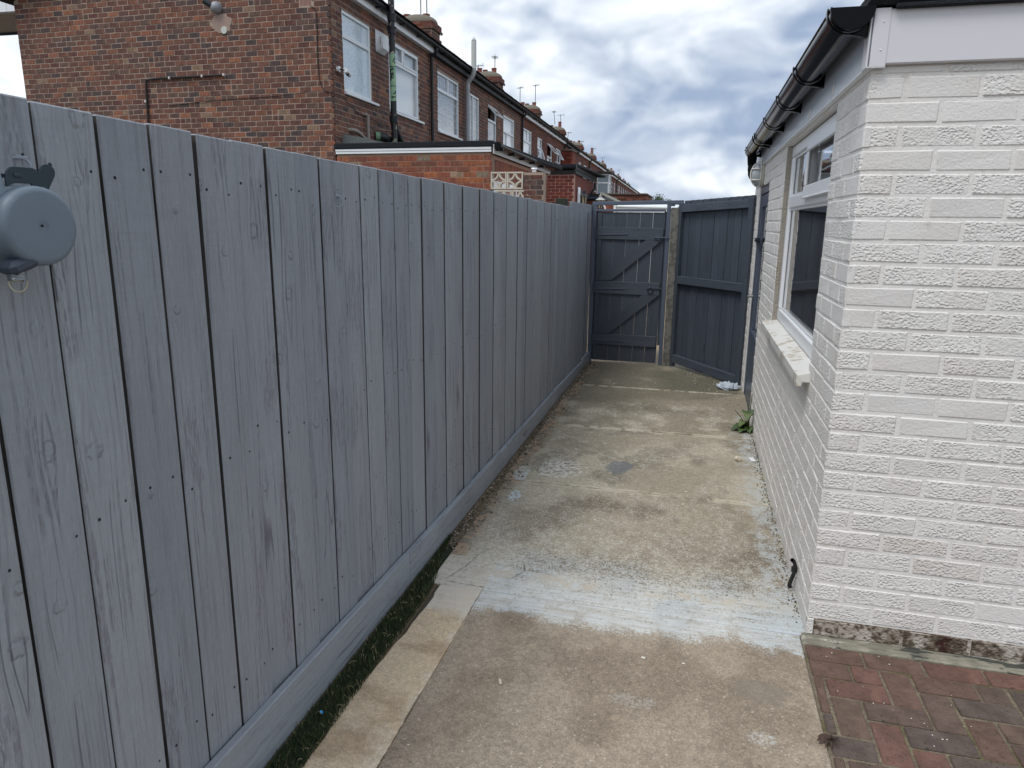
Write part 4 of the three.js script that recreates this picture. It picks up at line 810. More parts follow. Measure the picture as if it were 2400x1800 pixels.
// a window in a house's own frame: x out of the wall, z = -s
function houseWindow(parent, s0, s1, y0, y1, o = {}) {
  const f = 0.058, x0 = -0.075, x1 = -0.02, g = [], panes = [];
  const bar = (a, b, c, d, xa = x0, xb = x1) => g.push(span(xa, xb, c, d, -b, -a, 0.005));
  bar(s0, s1, y0, y0 + f); bar(s0, s1, y1 - f, y1); bar(s0, s0 + f, y0 + f, y1 - f); bar(s1 - f, s1, y0 + f, y1 - f);
  const yt = o.transom, inner = [s0 + f, s1 - f, y0 + f, y1 - f];
  if (yt) bar(inner[0], inner[1], yt - 0.035, yt + 0.035);
  if (yt && o.mull) { bar(o.mull - 0.03, o.mull + 0.03, yt + 0.036, inner[3]); }
  if (o.full) bar(o.full - 0.03, o.full + 0.03, inner[2], yt ? yt - 0.036 : inner[3]);
  if (o.grid) { for (let k = 1; k < o.grid[0]; k++) { const s = mix(inner[0], inner[1], k / o.grid[0]); bar(s - 0.006, s + 0.006, inner[2], inner[3], x0 + 0.012, x0 + 0.03); } for (let k = 1; k < o.grid[1]; k++) { const y = mix(inner[2], inner[3], k / o.grid[1]); bar(inner[0], inner[1], y - 0.006, y + 0.006, x0 + 0.011, x0 + 0.031); } }
  if (o.frames) for (const q of o.frames) { const e = 0.04, xa = x1 - 0.002, xb = x1 + 0.012; bar(q[0], q[1], q[2], q[2] + e, xa, xb); bar(q[0], q[1], q[3] - e, q[3], xa, xb); bar(q[0], q[0] + e, q[2] + e, q[3] - e, xa, xb); bar(q[1] - e, q[1], q[2] + e, q[3] - e, xa, xb); }
  const w = mesh('window', merge(g), sashWhite, parent);
  const splits = [];
  const rows = yt ? [[inner[2], yt - 0.035], [yt + 0.035, inner[3]]] : [[inner[2], inner[3]]];
  rows.forEach(([a, b], i) => { const m = (i === 1 ? o.mull : 0) || (i === 0 ? o.full : 0); if (m) splits.push([inner[0], m - 0.03, a, b], [m + 0.03, inner[1], a, b]); else splits.push([inner[0], inner[1], a, b]); });
  for (const q of splits) if (!(o.skip && q[2] > yt)) mesh('pane', span(-0.052, -0.049, q[2] - 0.004, q[3] + 0.004, -q[1] - 0.004, -q[0] + 0.004, 0), o.pane || glass, w);
  if (o.back) mesh('blind', span(-0.14, -0.13, y0 + 0.02, y1 - 0.02, -s1 + 0.02, -s0 - (o.backGap || 0.02), 0.002), o.back, w);
  if (!o.noSill) mesh('sill', span(-0.03, 0.05, y0 - 0.05, y0 - 0.004, -s1 - (o.sillOut || 0.1), -s0 + 0.02, 0.006), sashWhite, w);
  if (o.open) {                                         // a light hung open at its head
    const [a, b, c, d, ang] = o.open, e = 0.045, H = d - c, sg = [span(-0.02, 0.02, -H, -H + e, -b, -a, 0.004), span(-0.02, 0.02, -e, 0, -b, -a, 0.004), span(-0.02, 0.02, -H + e, -e, -a - e, -a, 0.004), span(-0.02, 0.02, -H + e, -e, -b, -b + e, 0.004)];
    const sh = mesh('open_sash', merge(sg.map(q => { q.rotateZ(ang); q.translate(0.005, d, 0); return q; })), sashWhite, w);
    const pg = span(-0.002, 0.002, -H + e, -e, -b + e, -a - e, 0); pg.rotateZ(ang); pg.translate(0.005, d, 0); mesh('open_pane', pg, glass, w);
  }
  return w;
}
const stackTone = () => clayColor(pick([0, 2, 4, 5, 6, 8, 13, 13, 1]));
// all bricks of a small box (chimney, pillar) as one joined piece
function brickBox(w, h, d, bl, bh, tone, list = []) {
  const dep = 0.03;
  for (const q of courses(-w / 2, w / 2, 0, h, bl, bh)) for (const s of [-1, 1]) { const g = brickShape(q[1] - q[0], bh - 0.0105, dep, 'x', Math.floor(rnd() * 3)).clone(); g.translate((q[0] + q[1]) / 2, (q[2] + q[3]) / 2, s * (d / 2 - dep / 2 + 0.004)); list.push(colored(g, tone())); }
  for (const q of courses(-d / 2, d / 2, 0, h, bl, bh, [], 1)) for (const s of [-1, 1]) { const g = brickShape(q[1] - q[0], bh - 0.0105, dep, 'z', Math.floor(rnd() * 3)).clone(); g.translate(s * (w / 2 - dep / 2 + 0.004), (q[2] + q[3]) / 2, (q[0] + q[1]) / 2); list.push(colored(g, tone())); }
  return list;
}
const roofTileBump = tex(64, 64, (u, v) => { const r = v * 4 % 1; return 1 - r * 0.8 - (((u * 4 + (Math.floor(v * 4) % 2) * 0.5) % 1) < 0.06 ? 0.3 : 0); }, false, [1.0, 1.2]);
const roofMat = std([66, 60, 58], 0.9, { bumpMap: roofTileBump, bumpScale: 0.03 });

const houseLabels = [
  'end terraced house of mottled brown brick with frosted window and peeling black soil pipe',
  'terraced house with a leaded white window beside a tall grey flue',
  'terraced house with a small white top light standing open under black guttering',
  'terraced house with a black downpipe and two tall plain white windows under white fascia',
  'terraced house with two white sashes tilted open, before the red brick projection',
];
const houses = [];
for (let i = 0; i < 25; i++) {
  const [hx, hz] = rowPoint(i * HW);
  const label = houseLabels[i] || (i < 9 ? 'distant terraced house beyond the red brick projection, with square white windows' : 'far terraced house of brown brick near the end of the row');
  const h = thing('terraced_house', label, 'house', [hx, 0, hz], ROW, 'terraced houses in the row behind the fence');
  houses.push(h);
}
const EV = 5.21;                                           // underside of the eaves fascia
const openings = [
  [[0.44, 1.60, 3.70, 5.00], [2.42, 4.085, 3.69, 5.00]],
  [[5.33 - HW, 7.02 - HW, 3.65, 4.98], [7.80 - HW, 8.94 - HW, 3.60, 4.93]],
  [[9.86 - 2 * HW, 10.90 - 2 * HW, 3.55, 4.92], [11.75 - 2 * HW, 13.33 - 2 * HW, 3.60, 4.90]],
  [[14.80 - 3 * HW, 16.29 - 3 * HW, 3.55, 4.88], [17.38 - 3 * HW, 18.4 - 3 * HW, 3.5, 4.85]],
  [[0.40, 1.62, 3.5, 4.85], [2.55, 3.95, 3.5, 4.85]],
];
houses.forEach((h, i) => {
  const op = openings[i] || [[0.5, 1.5, 3.6, 4.85], [2.6, 3.9, 3.6, 4.85]];
  const near = i < 3;
  const backing = holedSlab(HW - 0.004, 0, EV + 0.16, op, 0.2, i ? 0 : 0.06); backing.rotateY(Math.PI / 2); backing.translate(near ? -0.204 : -0.2, 0, 0);
  { const p = backing.attributes.position, uv = backing.attributes.uv; for (let k = 0; k < p.count; k++) uv.setXY(k, p.getZ(k), p.getY(k)); }
  const wall = mesh('rear_wall', backing, near ? mortarOld : farBrick, h);
  if (near) {
    const list = [], q = courses(i ? 0 : 0.003, HW - 0.006, 2.4, EV + 0.1, BL, BH, op);
    // a soldier course over each opening
    for (const b of q) { const L = b[1] - b[0], g = brickShape(L, BH - 0.0105, 0.03, 'z', Math.floor(rnd() * 4)), pos = [-0.0155 + rr(-0.0015, 0.002), (b[2] + b[3]) / 2, -(b[0] + b[1]) / 2], t = pick(clayOdds); const c = g.clone(); c.translate(...pos); list.push(colored(c, clayColor(t))); }
    stuff(mesh('bricks', merge(list), clayVertex, wall));
  }
  // rest of the house body, roof, eaves
  mesh('front_wall', span(-6.5, -6.3, 0, EV + 0.1, -HW + 0.002, i ? -0.002 : -0.5, 0), farBrick, h);
  if (i === 24) mesh('party_wall', span(-6.29, -0.21, 0, EV, -HW, -HW + 0.2, 0), farBrick, h);
  const white = i === 0 || i === 3 || i === 4 || i > 5;
  const over = 0.16;
  mesh('fascia', span(0.09, 0.112, EV, EV + 0.17, -HW + 0.002, -0.002 + (i ? 0 : 0.05), 0.004), white ? upvc : std([34, 36, 40], 0.6), h);
  mesh('soffit', span(0.0, 0.089, EV + 0.001, EV + 0.012, -HW + 0.003, -0.003, 0), white ? upvc : std([40, 42, 46], 0.7), h);
  // roof: two slopes with a ragged tile edge
  const rs = new THREE.Shape(); rs.moveTo(0.20, EV + 0.185); rs.lineTo(0.20, EV + 0.215); rs.lineTo(-3.25, EV + 1.72); rs.lineTo(-6.7, EV + 0.215); rs.lineTo(-6.7, EV + 0.185); rs.lineTo(-3.25, EV + 1.66); rs.closePath();
  const rg = new THREE.ExtrudeGeometry(rs, { depth: HW - 0.004, bevelEnabled: false }); rg.translate(0, 0, -HW + 0.002);
  { const p = rg.attributes.position, uv = rg.attributes.uv; for (let k = 0; k < p.count; k++) uv.setXY(k, p.getZ(k), p.getX(k)); }
  const roof = mesh('roof', rg, roofMat, h);
  if (i < 5) { const tiles = []; for (let k = 0; k * 0.165 < HW - 0.1; k++) tiles.push(at(bb(0.16, 0.018, 0.158, 0.004, { j: 0.006 }), 0.20, EV + 0.222 + rr(0, 0.008), -0.085 - k * 0.165, 0, 0, -0.4)); stuff(mesh('eaves_tiles', merge(tiles), roofMat, roof)); }
  // gutter
  const gs = new THREE.Shape(); gs.absarc(0, 0, 0.06, Math.PI, 2 * Math.PI, false); gs.absarc(0, 0, 0.055, 2 * Math.PI, Math.PI, true);
  const gg = new THREE.ExtrudeGeometry(gs, { depth: HW - 0.01, bevelEnabled: false, curveSegments: 10 }); gg.translate(0.175, EV + 0.165, -HW + 0.005);
  const gut = mesh('gutter', gg, blackMatt, h);
  if (i < 6) for (const z of [-0.55, -1.6, -2.75, -3.7]) mesh('gutter_bracket', merge([span(0.113, 0.24, EV + 0.085, EV + 0.1, z - 0.015, z + 0.015, 0.003), span(0.113, 0.135, EV + 0.1, EV + 0.16, z - 0.015, z + 0.015, 0.003)]), blackMatt, gut);
  if (i % 2 === 0 && i < 12) mesh('downpipe', merge([at(cyl(0.036, 0.036, EV - 0.02, 14), 0.06, (EV - 0.02) / 2, -HW + 0.02), tube([[0.175, EV + 0.11, -HW + 0.02], [0.17, EV + 0.03, -HW + 0.02], [0.06, EV - 0.06, -HW + 0.02]], 0.036, 12, 12)]), blackMatt, h);
  // windows
  if (i > 4) { op.forEach(o => houseWindow(h, ...o, { transom: o[3] - 0.42, back: i % 2 ? curtain : null })); }
});
{ // the windows that can be made out, house by house
  const o = openings;
  houseWindow(houses[0], ...o[0][0], { transom: 4.60, pane: frosted, noSill: false, sillOut: 0.2 });
  houseWindow(houses[0], ...o[0][1], { transom: 4.62, mull: 3.2, back: slatBlind, sillOut: 0.2, frames: [[2.47, 3.17, 4.64, 4.96], [3.23, 4.04, 4.64, 4.96]] });
  houseWindow(houses[1], ...o[1][0], { transom: 4.58, mull: (o[1][0][0] + o[1][0][1]) / 2, grid: [10, 7], back: curtain, sillOut: 0.16 });
  houseWindow(houses[1], ...o[1][1], { full: (o[1][1][0] + o[1][1][1]) / 2, grid: [6, 6], back: curtain });
  const a = o[2][0]; houseWindow(houses[2], ...a, { transom: 4.50, open: [a[0] + 0.05, a[1] - 0.05, 4.53, 4.87, 0.75], skip: true });
  houseWindow(houses[2], ...o[2][1], { transom: 4.40, full: o[2][1][0] + 0.55, back: blind });
  houseWindow(houses[3], ...o[3][0], { transom: 4.45, mull: (o[3][0][0] + o[3][0][1]) / 2, back: blind });
  const b = o[3][1]; houseWindow(houses[3], ...b, { transom: 4.45, open: [b[0] + 0.05, b[1] - 0.05, 3.55, 4.43, 0.3], skip: false });
  const c = o[4][0]; houseWindow(houses[4], ...c, { transom: 4.3, open: [c[0] + 0.05, c[1] - 0.05, 4.3, 4.8, 0.7], skip: true });
  const d = o[4][1]; houseWindow(houses[4], ...d, { transom: 4.25, mull: (d[0] + d[1]) / 2, open: [d[0] + 0.05, (d[0] + d[1]) / 2, 4.28, 4.8, 0.5] });
}
// the gable wall of the end house
{
  const h = houses[0], gw = new THREE.Group();
  const W = 6.51, top = 5.62;
  const s = new THREE.Shape(); s.moveTo(-W, 0); s.lineTo(-0.03, 0); s.lineTo(-0.03, EV + 0.2); s.lineTo(-W / 2, EV + 1.6); s.lineTo(-W, EV + 0.2); s.closePath();
  const g = new THREE.ExtrudeGeometry(s, { depth: 0.1, bevelEnabled: false }); g.translate(0, 0, -0.104);
  const wall = mesh('gable_wall', g, mortarOld, h, [0, 0, 0], [0, GAB - ROW, 0]);
  const patchHole = [[-2.235, -1.86, 4.44, 4.88]];
  const list = courses(-W, 0, 2.2, 6.2, BL, BH, [[-0.55, -0.32, 4.94, 5.06]], 1).filter(q => q[3] < EV + 0.15 + (q[0] > -W / 2 ? -q[0] : q[1] + W) * 0.42).map(q => [Math.max(q[0], -W), Math.min(q[1], -0.0005), q[2], q[3]]);
  list.sort((a, b) => { const k = q => -q[1] + Math.abs((q[2] + q[3]) / 2 - 3.9) * 0.9; return k(a) - k(b); });
  const rest = [];
  list.forEach((q, i) => {
    const geo = brickShape(q[1] - q[0], BH - 0.0105, 0.03, 'x', i % 6), pos = [(q[0] + q[1]) / 2, (q[2] + q[3]) / 2, -0.0148 + rr(-0.002, 0.002)];
    let t = pick(clayOdds); const inPatch = pos[0] > -2.25 && pos[0] < -1.85 && pos[1] > 4.66 && pos[1] < 4.9;
    if (inPatch) pos[2] -= 0.004;
    if (i < 300) mesh('brick', geo, clay[t], wall, pos);
    else { const c = geo.clone(); c.translate(...pos); rest.push(colored(c, clayColor(t))); }
  });
  stuff(mesh('far_bricks', merge(rest), clayVertex, wall));
  // patch of old render
  const ps = new THREE.Shape(); const pp = []; for (let k = 0; k < 26; k++) { const a = k / 26 * 6.283, r = 1 + rr(-0.16, 0.16); pp.push([-2.05 + 0.19 * r * Math.sign(Math.cos(a)) * Math.pow(Math.abs(Math.cos(a)), 0.6), 4.77 + 0.13 * r * Math.sign(Math.sin(a)) * Math.pow(Math.abs(Math.sin(a)), 0.6)]); }
  ps.moveTo(...pp[0]); pp.slice(1).forEach(q => ps.lineTo(...q)); ps.closePath();
  mesh('render_patch', new THREE.ExtrudeGeometry(ps, { depth: 0.006, bevelEnabled: true, bevelSize: 0.004, bevelThickness: 0.002, bevelSegments: 1 }), std([160, 138, 126], 0.95, { bumpMap: softBump, bumpScale: 0.006 }), wall, [0, 0, -0.001]);
  mesh('vent_disc', at(cyl(0.058, 0.062, 0.02, 24), -2.005, 4.665, 0.012, Math.PI / 2), std([196, 200, 190], 0.6), wall);
  const vs = []; for (let k = 0; k < 9; k++) vs.push(span(-0.53 + k * 0.0232, -0.519 + k * 0.0232, 4.95, 5.05, -0.012, -0.002, 0.001));
  const av = mesh('air_brick', span(-0.545, -0.322, 4.943, 5.057, -0.03, -0.013, 0.002), std([60, 28, 34], 0.9), wall); mesh('air_brick_bars', merge(vs), std([128, 64, 60], 0.9), av);
  // roof verge hides the top; pots and pipe things follow
}
const gablePoint = (t, y, out = 0) => { const c = Math.cos(GAB), s = Math.sin(GAB); return [CX + t * c + out * s, y, CZ - t * s + out * c]; };
{ // things fixed to the gable and rear wall of the end house
  const P = (t, y, o) => gablePoint(t, y, o);
  const l = thing('gable_lamp', 'grey dome spot lamp on the brick gable above the rendered patch', 'wall lamp', P(-2.12, 5.02, 0.004), GAB);
  mesh('back_plate', at(cyl(0.10, 0.10, 0.03, 24), 0, 0, 0.012, Math.PI / 2), std([150, 152, 156], 0.5), l);
  const dome = new THREE.SphereGeometry(0.095, 20, 14, 0, Math.PI * 2, 0, Math.PI / 2); mesh('dome', at(dome, 0, 0, 0.026, Math.PI / 2), std([150, 152, 156], 0.4), l);
  mesh('lamp_head', at(merge([cyl(0.05, 0.042, 0.13, 18), at(cyl(0.04, 0.04, 0.012, 18), 0, 0.067, 0)]), -0.09, 0.05, 0.11, 0.5, 0, 0.95), std([54, 60, 66], 0.4), l);
  tag(mesh('black_conduit', merge([tube([P(-3.76, 2.2, 0.03), P(-3.73, 3.3, 0.03), P(-3.70, 3.86, 0.03), P(-3.685, 3.93, 0.03), P(-3.6, 3.945, 0.03), P(-2.05, 3.955, 0.03)], 0.019, 60, 8)]), std([44, 36, 36], 0.7), scene), 'black pipe running up and along the brick gable', 'pipe');
  for (const q of [[-3.735, 3.58], [-3.18, 3.95], [-2.5, 3.953], [-2.06, 3.956]]) tag(mesh('pipe_clip', at(bb(0.035, 0.045, 0.06, 0.005), 0, 0, 0), std([206, 198, 196], 0.6), scene, P(q[0], q[1], 0.028)), 'small white clip holding the black pipe on the brick gable', 'clip', 'clips on the gable pipe');
  tag(mesh('hanging_cable', tube([P(-0.34, 4.94, 0.012), P(-0.25, 4.88, 0.012), P(-0.235, 4.6, 0.012), P(-0.245, 4.1, 0.012), P(-0.215, 3.75, 0.012), P(-0.13, 3.63, 0.012), P(0.01, 3.60, 0.02)], 0.0065, 50, 6), blackMatt, scene), 'thin black cable hanging from the air brick near the house corner', 'cable');
  tag(mesh('drooping_cable', tube([P(-3.3, 3.50, 0.012), P(-2.2, 3.56, 0.012), P(-1.1, 3.585, 0.012), P(0.01, 3.605, 0.02), [...rowPoint(0.9, 0.02)].reduce((a, b) => [a, 3.42, b]), [...rowPoint(2.3, 0.02)].reduce((a, b) => [a, 3.36, b])], 0.006, 60, 6), std([70, 52, 50], 0.8), scene), 'thin dark cable sagging along the brick gable and round the corner', 'cable');
  // rear wall, in its own frame
  const R = (name, label, cat, s) => thing(name, label, cat, [...rowPoint(s)].reduce((a, b) => [a, 0, b]), ROW);
  const cam = R('security_camera', 'small white security camera on the corner of the brick end house', 'camera', 0.28);
  mesh('mount', at(cyl(0.04, 0.045, 0.05, 16), 0.028, 4.0, 0.10, 0, 0, Math.PI / 2), upvc, cam);
  mesh('arm', tube([[0.05, 4.0, 0.10], [0.09, 3.995, 0.06], [0.10, 3.985, 0.0]], 0.012, 10, 8), blackMatt, cam);
  mesh('body', at(cyl(0.042, 0.042, 0.2, 18), 0.11, 3.975, -0.06, Math.PI / 2 - 0.2, 0.1), upvc, cam);
  mesh('lens', at(cyl(0.034, 0.034, 0.01, 18), 0.122, 3.952, 0.038 - 0.1 + 0.02, Math.PI / 2 - 0.2, 0.1), blackPlastic, cam);
  const al = R('alarm_box', 'white burglar alarm bell box under the eaves beside the soil pipe', 'alarm box', 2.0);
  const as = new THREE.CylinderGeometry(0.14, 0.21, 0.1, 4, 1); as.rotateY(Math.PI / 4); as.rotateZ(-Math.PI / 2); as.scale(1.15, 1.3, 1.35);
  mesh('case', merge([at(as, 0.062, 4.82, 0.0)]), upvc, al);
  mesh('louvres', merge([0, 1, 2, 3].map(k => span(0.09, 0.098, 4.87 - k * 0.035, 4.88 - k * 0.035, 0.12, 0.2, 0.001))), std([150, 150, 152], 0.6), al);
  // soil pipe with peeling green and black paint
  const peel = tex(128, 1024, (u, v) => {
    const y = 3 + v * 3.2, a = fbm(u * 8, v * 60, 8, 60, 4, 3), b = fbm(u * 5, v * 22, 5, 22, 3, 8), d = fbm(u * 16, v * 130, 16, 130, 2, 12);
    let c = [26, 27, 30]; if (a > 0.66) c = [170, 160, 150];
    const green = sst(3.72, 3.78, y + (b - 0.5) * 0.12) * sst(4.62, 4.56, y + (b - 0.5) * 0.12);
    if (green > 0.5) { c = mixc([156, 192, 156], [132, 172, 136], a); if (b > 0.62 && d > 0.4) c = [30, 34, 30]; if (a < 0.3) c = [176, 200, 146]; }
    const low = y < 3.72 ? 1 : 0; if (low && b > 0.5) c = mixc([120, 146, 124], [176, 140, 120], d); if (low && a > 0.6) c = [24, 24, 26];
    if (y > 3.6 && y < 3.7 && b > 0.5) c = [186, 84, 96];
    return c;
  }, true, [1, 1]);
  const sp = R('soil_pipe', 'cast iron soil pipe with peeling black and green paint on the end house', 'soil pipe', 1.9);
  const pm = std([255, 255, 255], 0.45, { map: peel }), ps = cyl(0.058, 0.058, 3.2, 22); at(ps, 0.29, 4.6 + 0.0, 0);
  { const p = ps.attributes.position, uv = ps.attributes.uv; for (let k = 0; k < p.count; k++) uv.setXY(k, uv.getX(k), (p.getY(k) - 3) / 3.2); }
  mesh('stack', ps, pm, sp);
  for (const y of [5.2, 4.98, 3.42]) mesh('collar', merge([at(cyl(0.082, 0.074, 0.11, 20), 0.29, y, 0), at(cyl(0.09, 0.09, 0.022, 20), 0.29, y + 0.06, 0)]), std([30, 32, 36], 0.5), sp);
  for (const y of [4.36, 4.02]) mesh('joint_band', at(cyl(0.0605, 0.0605, 0.012, 20), 0.29, y, 0), blackMatt, sp);
  mesh('lower_bend', tube([[0.29, 3.38, 0], [0.29, 3.25, -0.06], [0.29, 3.05, -0.32], [0.29, 2.86, -0.6]], 0.066, 20, 14), std([44, 44, 44], 0.7, { map: peel }), sp);
  mesh('side_strut', tube([[0.0, 3.22, 0.3], [0.28, 3.21, 0.03]], 0.014, 3, 6), std([120, 104, 98], 0.8), sp);
  const wp = R('waste_pipe', 'grey plastic waste pipe bent down the brick wall above the flat roof', 'pipe', 1.2);
  mesh('pipe', tube([[-0.02, 3.42, 0.05], [0.05, 3.42, 0.03], [0.07, 3.40, 0.0], [0.07, 3.34, 0.0], [0.07, 2.9, 0.0]], 0.03, 40, 12), std([146, 134, 128], 0.6), wp);
  const wq = R('sloping_waste_pipe', 'grey plastic waste pipe sloping down to the flat roof', 'pipe', 0.6);
  mesh('pipe', tube([[-0.02, 3.09, 0.05], [0.08, 3.08, -0.02], [0.08, 2.98, -0.45], [0.09, 2.86, -0.95]], 0.036, 30, 12), std([150, 140, 132], 0.6), wq);
  const wr = R('pipe_elbow', 'fat black pipe elbow with a green end above the flat roof', 'pipe', 1.75);
  mesh('bend', tube([[0.0, 3.10, 0.08], [0.12, 3.10, 0.02], [0.16, 3.06, -0.15], [0.17, 2.95, -0.4], [0.17, 2.8, -0.5]], 0.075, 30, 16), std([40, 44, 46], 0.5), wr);
  mesh('green_cap', at(cyl(0.082, 0.082, 0.08, 18), 0.05, 3.10, 0.055, 0, 0.4, Math.PI / 2), std([120, 160, 124], 0.6), wr);
  // tall grey flue on the second house
  const fl = R('grey_flue', 'tall light grey plastic flue pipe rising past the gutter with a pointed cap', 'flue', 7.4);
  mesh('lower_pipe', at(cyl(0.06, 0.06, 3.0, 22), 0.11, 3.5, 0), std([158, 160, 162], 0.45), fl);
  mesh('offset', tube([[0.11, 4.95, 0], [0.12, 5.06, 0], [0.24, 5.22, 0], [0.28, 5.36, 0], [0.28, 5.45, 0]], 0.061, 24, 20), std([166, 168, 168], 0.45), fl);
  mesh('upper_pipe', at(cyl(0.066, 0.066, 0.66, 22), 0.28, 5.72, 0), std([196, 198, 194], 0.45), fl);
  mesh('cap', merge([at(new THREE.ConeGeometry(0.062, 0.09, 22), 0.28, 6.12, 0), at(cyl(0.055, 0.055, 0.02, 20), 0.28, 6.06, 0)]), std([186, 190, 190], 0.5), fl);
  for (const y of [4.93, 4.2]) mesh('collar', at(cyl(0.067, 0.067, 0.05, 22), 0.11, y, 0), std([166, 168, 170], 0.45), fl);
}
// chimneys on the ridge, each pair of houses shares one
const aerialMat = std([74, 76, 80], 0.5, { metalness: 0.4 });
function aerial(s, off, base, top, n, label, tilt = 0, turn = 0) {
  const [x, z] = rowPoint(s, off), a = thing('roof_aerial', label, 'aerial', [x, base, z], turn, 'television aerials on the chimneys');
  const H = top - base; a.rotation.z = tilt;
  mesh('mast', at(cyl(0.018, 0.018, H, 8), 0, H / 2, 0), aerialMat, a);
  const el = [at(bb(0.014, 0.014, 0.55, 0.002), 0, H - 0.06, 0)];
  for (let k = 0; k < n; k++) el.push(at(bb(0.26 + 0.03 * (k % 3), 0.008, 0.008, 0.001), 0, H - 0.05, -0.25 + 0.5 * k / (n - 1)));
  el.push(at(bb(0.008, 0.2, 0.008, 0.001), 0, H - 0.06, 0.27), at(bb(0.008, 0.2, 0.008, 0.001), 0.06, H - 0.06, 0.27));
  mesh('elements', merge(el), aerialMat, a);
}
const chimneyS = [13.0, 22.0, 31.2, 40.4, 50.0, 59.2, 68.6, 78.4, 88, 97.5, 107];
const chimneyWords = ['with a thick render cap and two stub pots, behind the soil pipe', 'beside the tall grey flue', 'next along from the grey flue', 'with one tall red pot and one dark pot', 'above the red brick projection'];
chimneyS.forEach((s, i) => {
  const [x, z] = rowPoint(s, -3.3), top = 7.98 - i * 0.05;
  const c = thing('chimney_stack', chimneyWords[i] ? `brick chimney stack ${chimneyWords[i]}` : 'small distant brick chimney stack far along the ridge', 'chimney', [x, 6.3, z], ROW, 'chimneys along the terrace ridge');
  const w = 1.25, d = 0.82, H = top - 6.3;
  if (i < 4) {
    mesh('core', span(-w / 2, w / 2, 0, H, -d / 2, d / 2, 0), mortarOld, c);
    const tone = stackTone, l = brickBox(w, H - 0.25, d, BL, BH, tone); stuff(mesh('bricks', merge(l), clayVertex, c));
    const l2 = []; for (const [k, e] of [[H - 0.52, 0.05], [H - 0.25, 0.08]]) for (const q of brickBox(w + e * 2, BH * 1.2, d + e * 2, BL, BH, tone)) { q.translate(0, k, 0); l2.push(q); }
    stuff(mesh('corbel_bricks', merge(l2), clayVertex, c));
    mesh('corbel', span(-w / 2 - 0.06, w / 2 + 0.06, H - 0.2, H, -d / 2 - 0.06, d / 2 + 0.06, 0.02), farBrick, c);
  } else mesh('core', merge([span(-w / 2, w / 2, 0, H, -d / 2, d / 2, 0), span(-w / 2 - 0.07, w / 2 + 0.07, H - 0.3, H - 0.05, -d / 2 - 0.07, d / 2 + 0.07, 0.02)]), farBrick, c);
  const cap = new THREE.SphereGeometry(0.5, 20, 10, 0, 6.2832, 0, Math.PI / 2); cap.scale(w + 0.14, 0.62, d + 0.14); mesh('mortar_cap', at(cap, 0, H - 0.01, 0), chimneyCap, c);
  const pots = i === 3 ? [[-0.3, 0.2], [0.28, 0.42]] : i === 5 ? [[-0.3, 0.2], [0.25, 0.6]] : [[-0.38, 0.14 + 0.12 * (i > 0)], [-0.12, 0.08 + 0.1 * (i > 0)], [0.3, 0.12 + 0.12 * (i > 0)]];
  for (const [px, ph] of pots) mesh('chimney_pot', merge([at(cyl(0.105, 0.12, ph, 16), px, H + 0.16 + ph / 2, 0), at(cyl(0.125, 0.12, 0.05, 16), px, H + 0.16 + ph, 0)]), (i === 3 && ph < 0.3) ? std([92, 72, 66], 0.9) : pot, c);
});
{
  const L = ['tall aerial with many elements on the chimney behind the soil pipe', 'slim aerial mast beside the chimney next to the grey flue', 'tall aerial on the chimney beside the grey flue', 'slim straight aerial before the third chimney', 'very tall aerial on the third chimney', 'leaning aerial on the chimney with one tall red pot', 'upright aerial beside the tall red pot', 'short leaning aerial on the roof past the tall red pot', 'tall aerial behind the projection chimney', 'straight aerial on a distant chimney', 'bent aerial on a distant chimney', 'lone thin aerial far along the ridge', 'thinnest aerial at the end of the row'];
  const A = [[13.3, 8.0, 9.6, 9, 0], [13.9, 8.1, 9.75, 11, 0], [20.4, 6.9, 8.2, 5, 0], [23.3, 7.2, 9.15, 7, 0], [28.8, 6.9, 8.75, 5, 0], [33.0, 7.3, 9.6, 6, 0], [40.0, 8.2, 9.1, 6, 0.1], [42.3, 7.2, 9.2, 6, 0], [45.2, 6.9, 8.35, 6, -0.14], [53.9, 6.9, 8.6, 5, 0], [62.4, 7, 8.8, 5, 0], [71.3, 7, 8.7, 5, 0.06], [92.9, 6.8, 8.9, 5, 0]];
  A.forEach((a, i) => aerial(a[0], -3.3, a[1], a[2], a[3], L[i], a[4], rr(0, 1.5)));
}
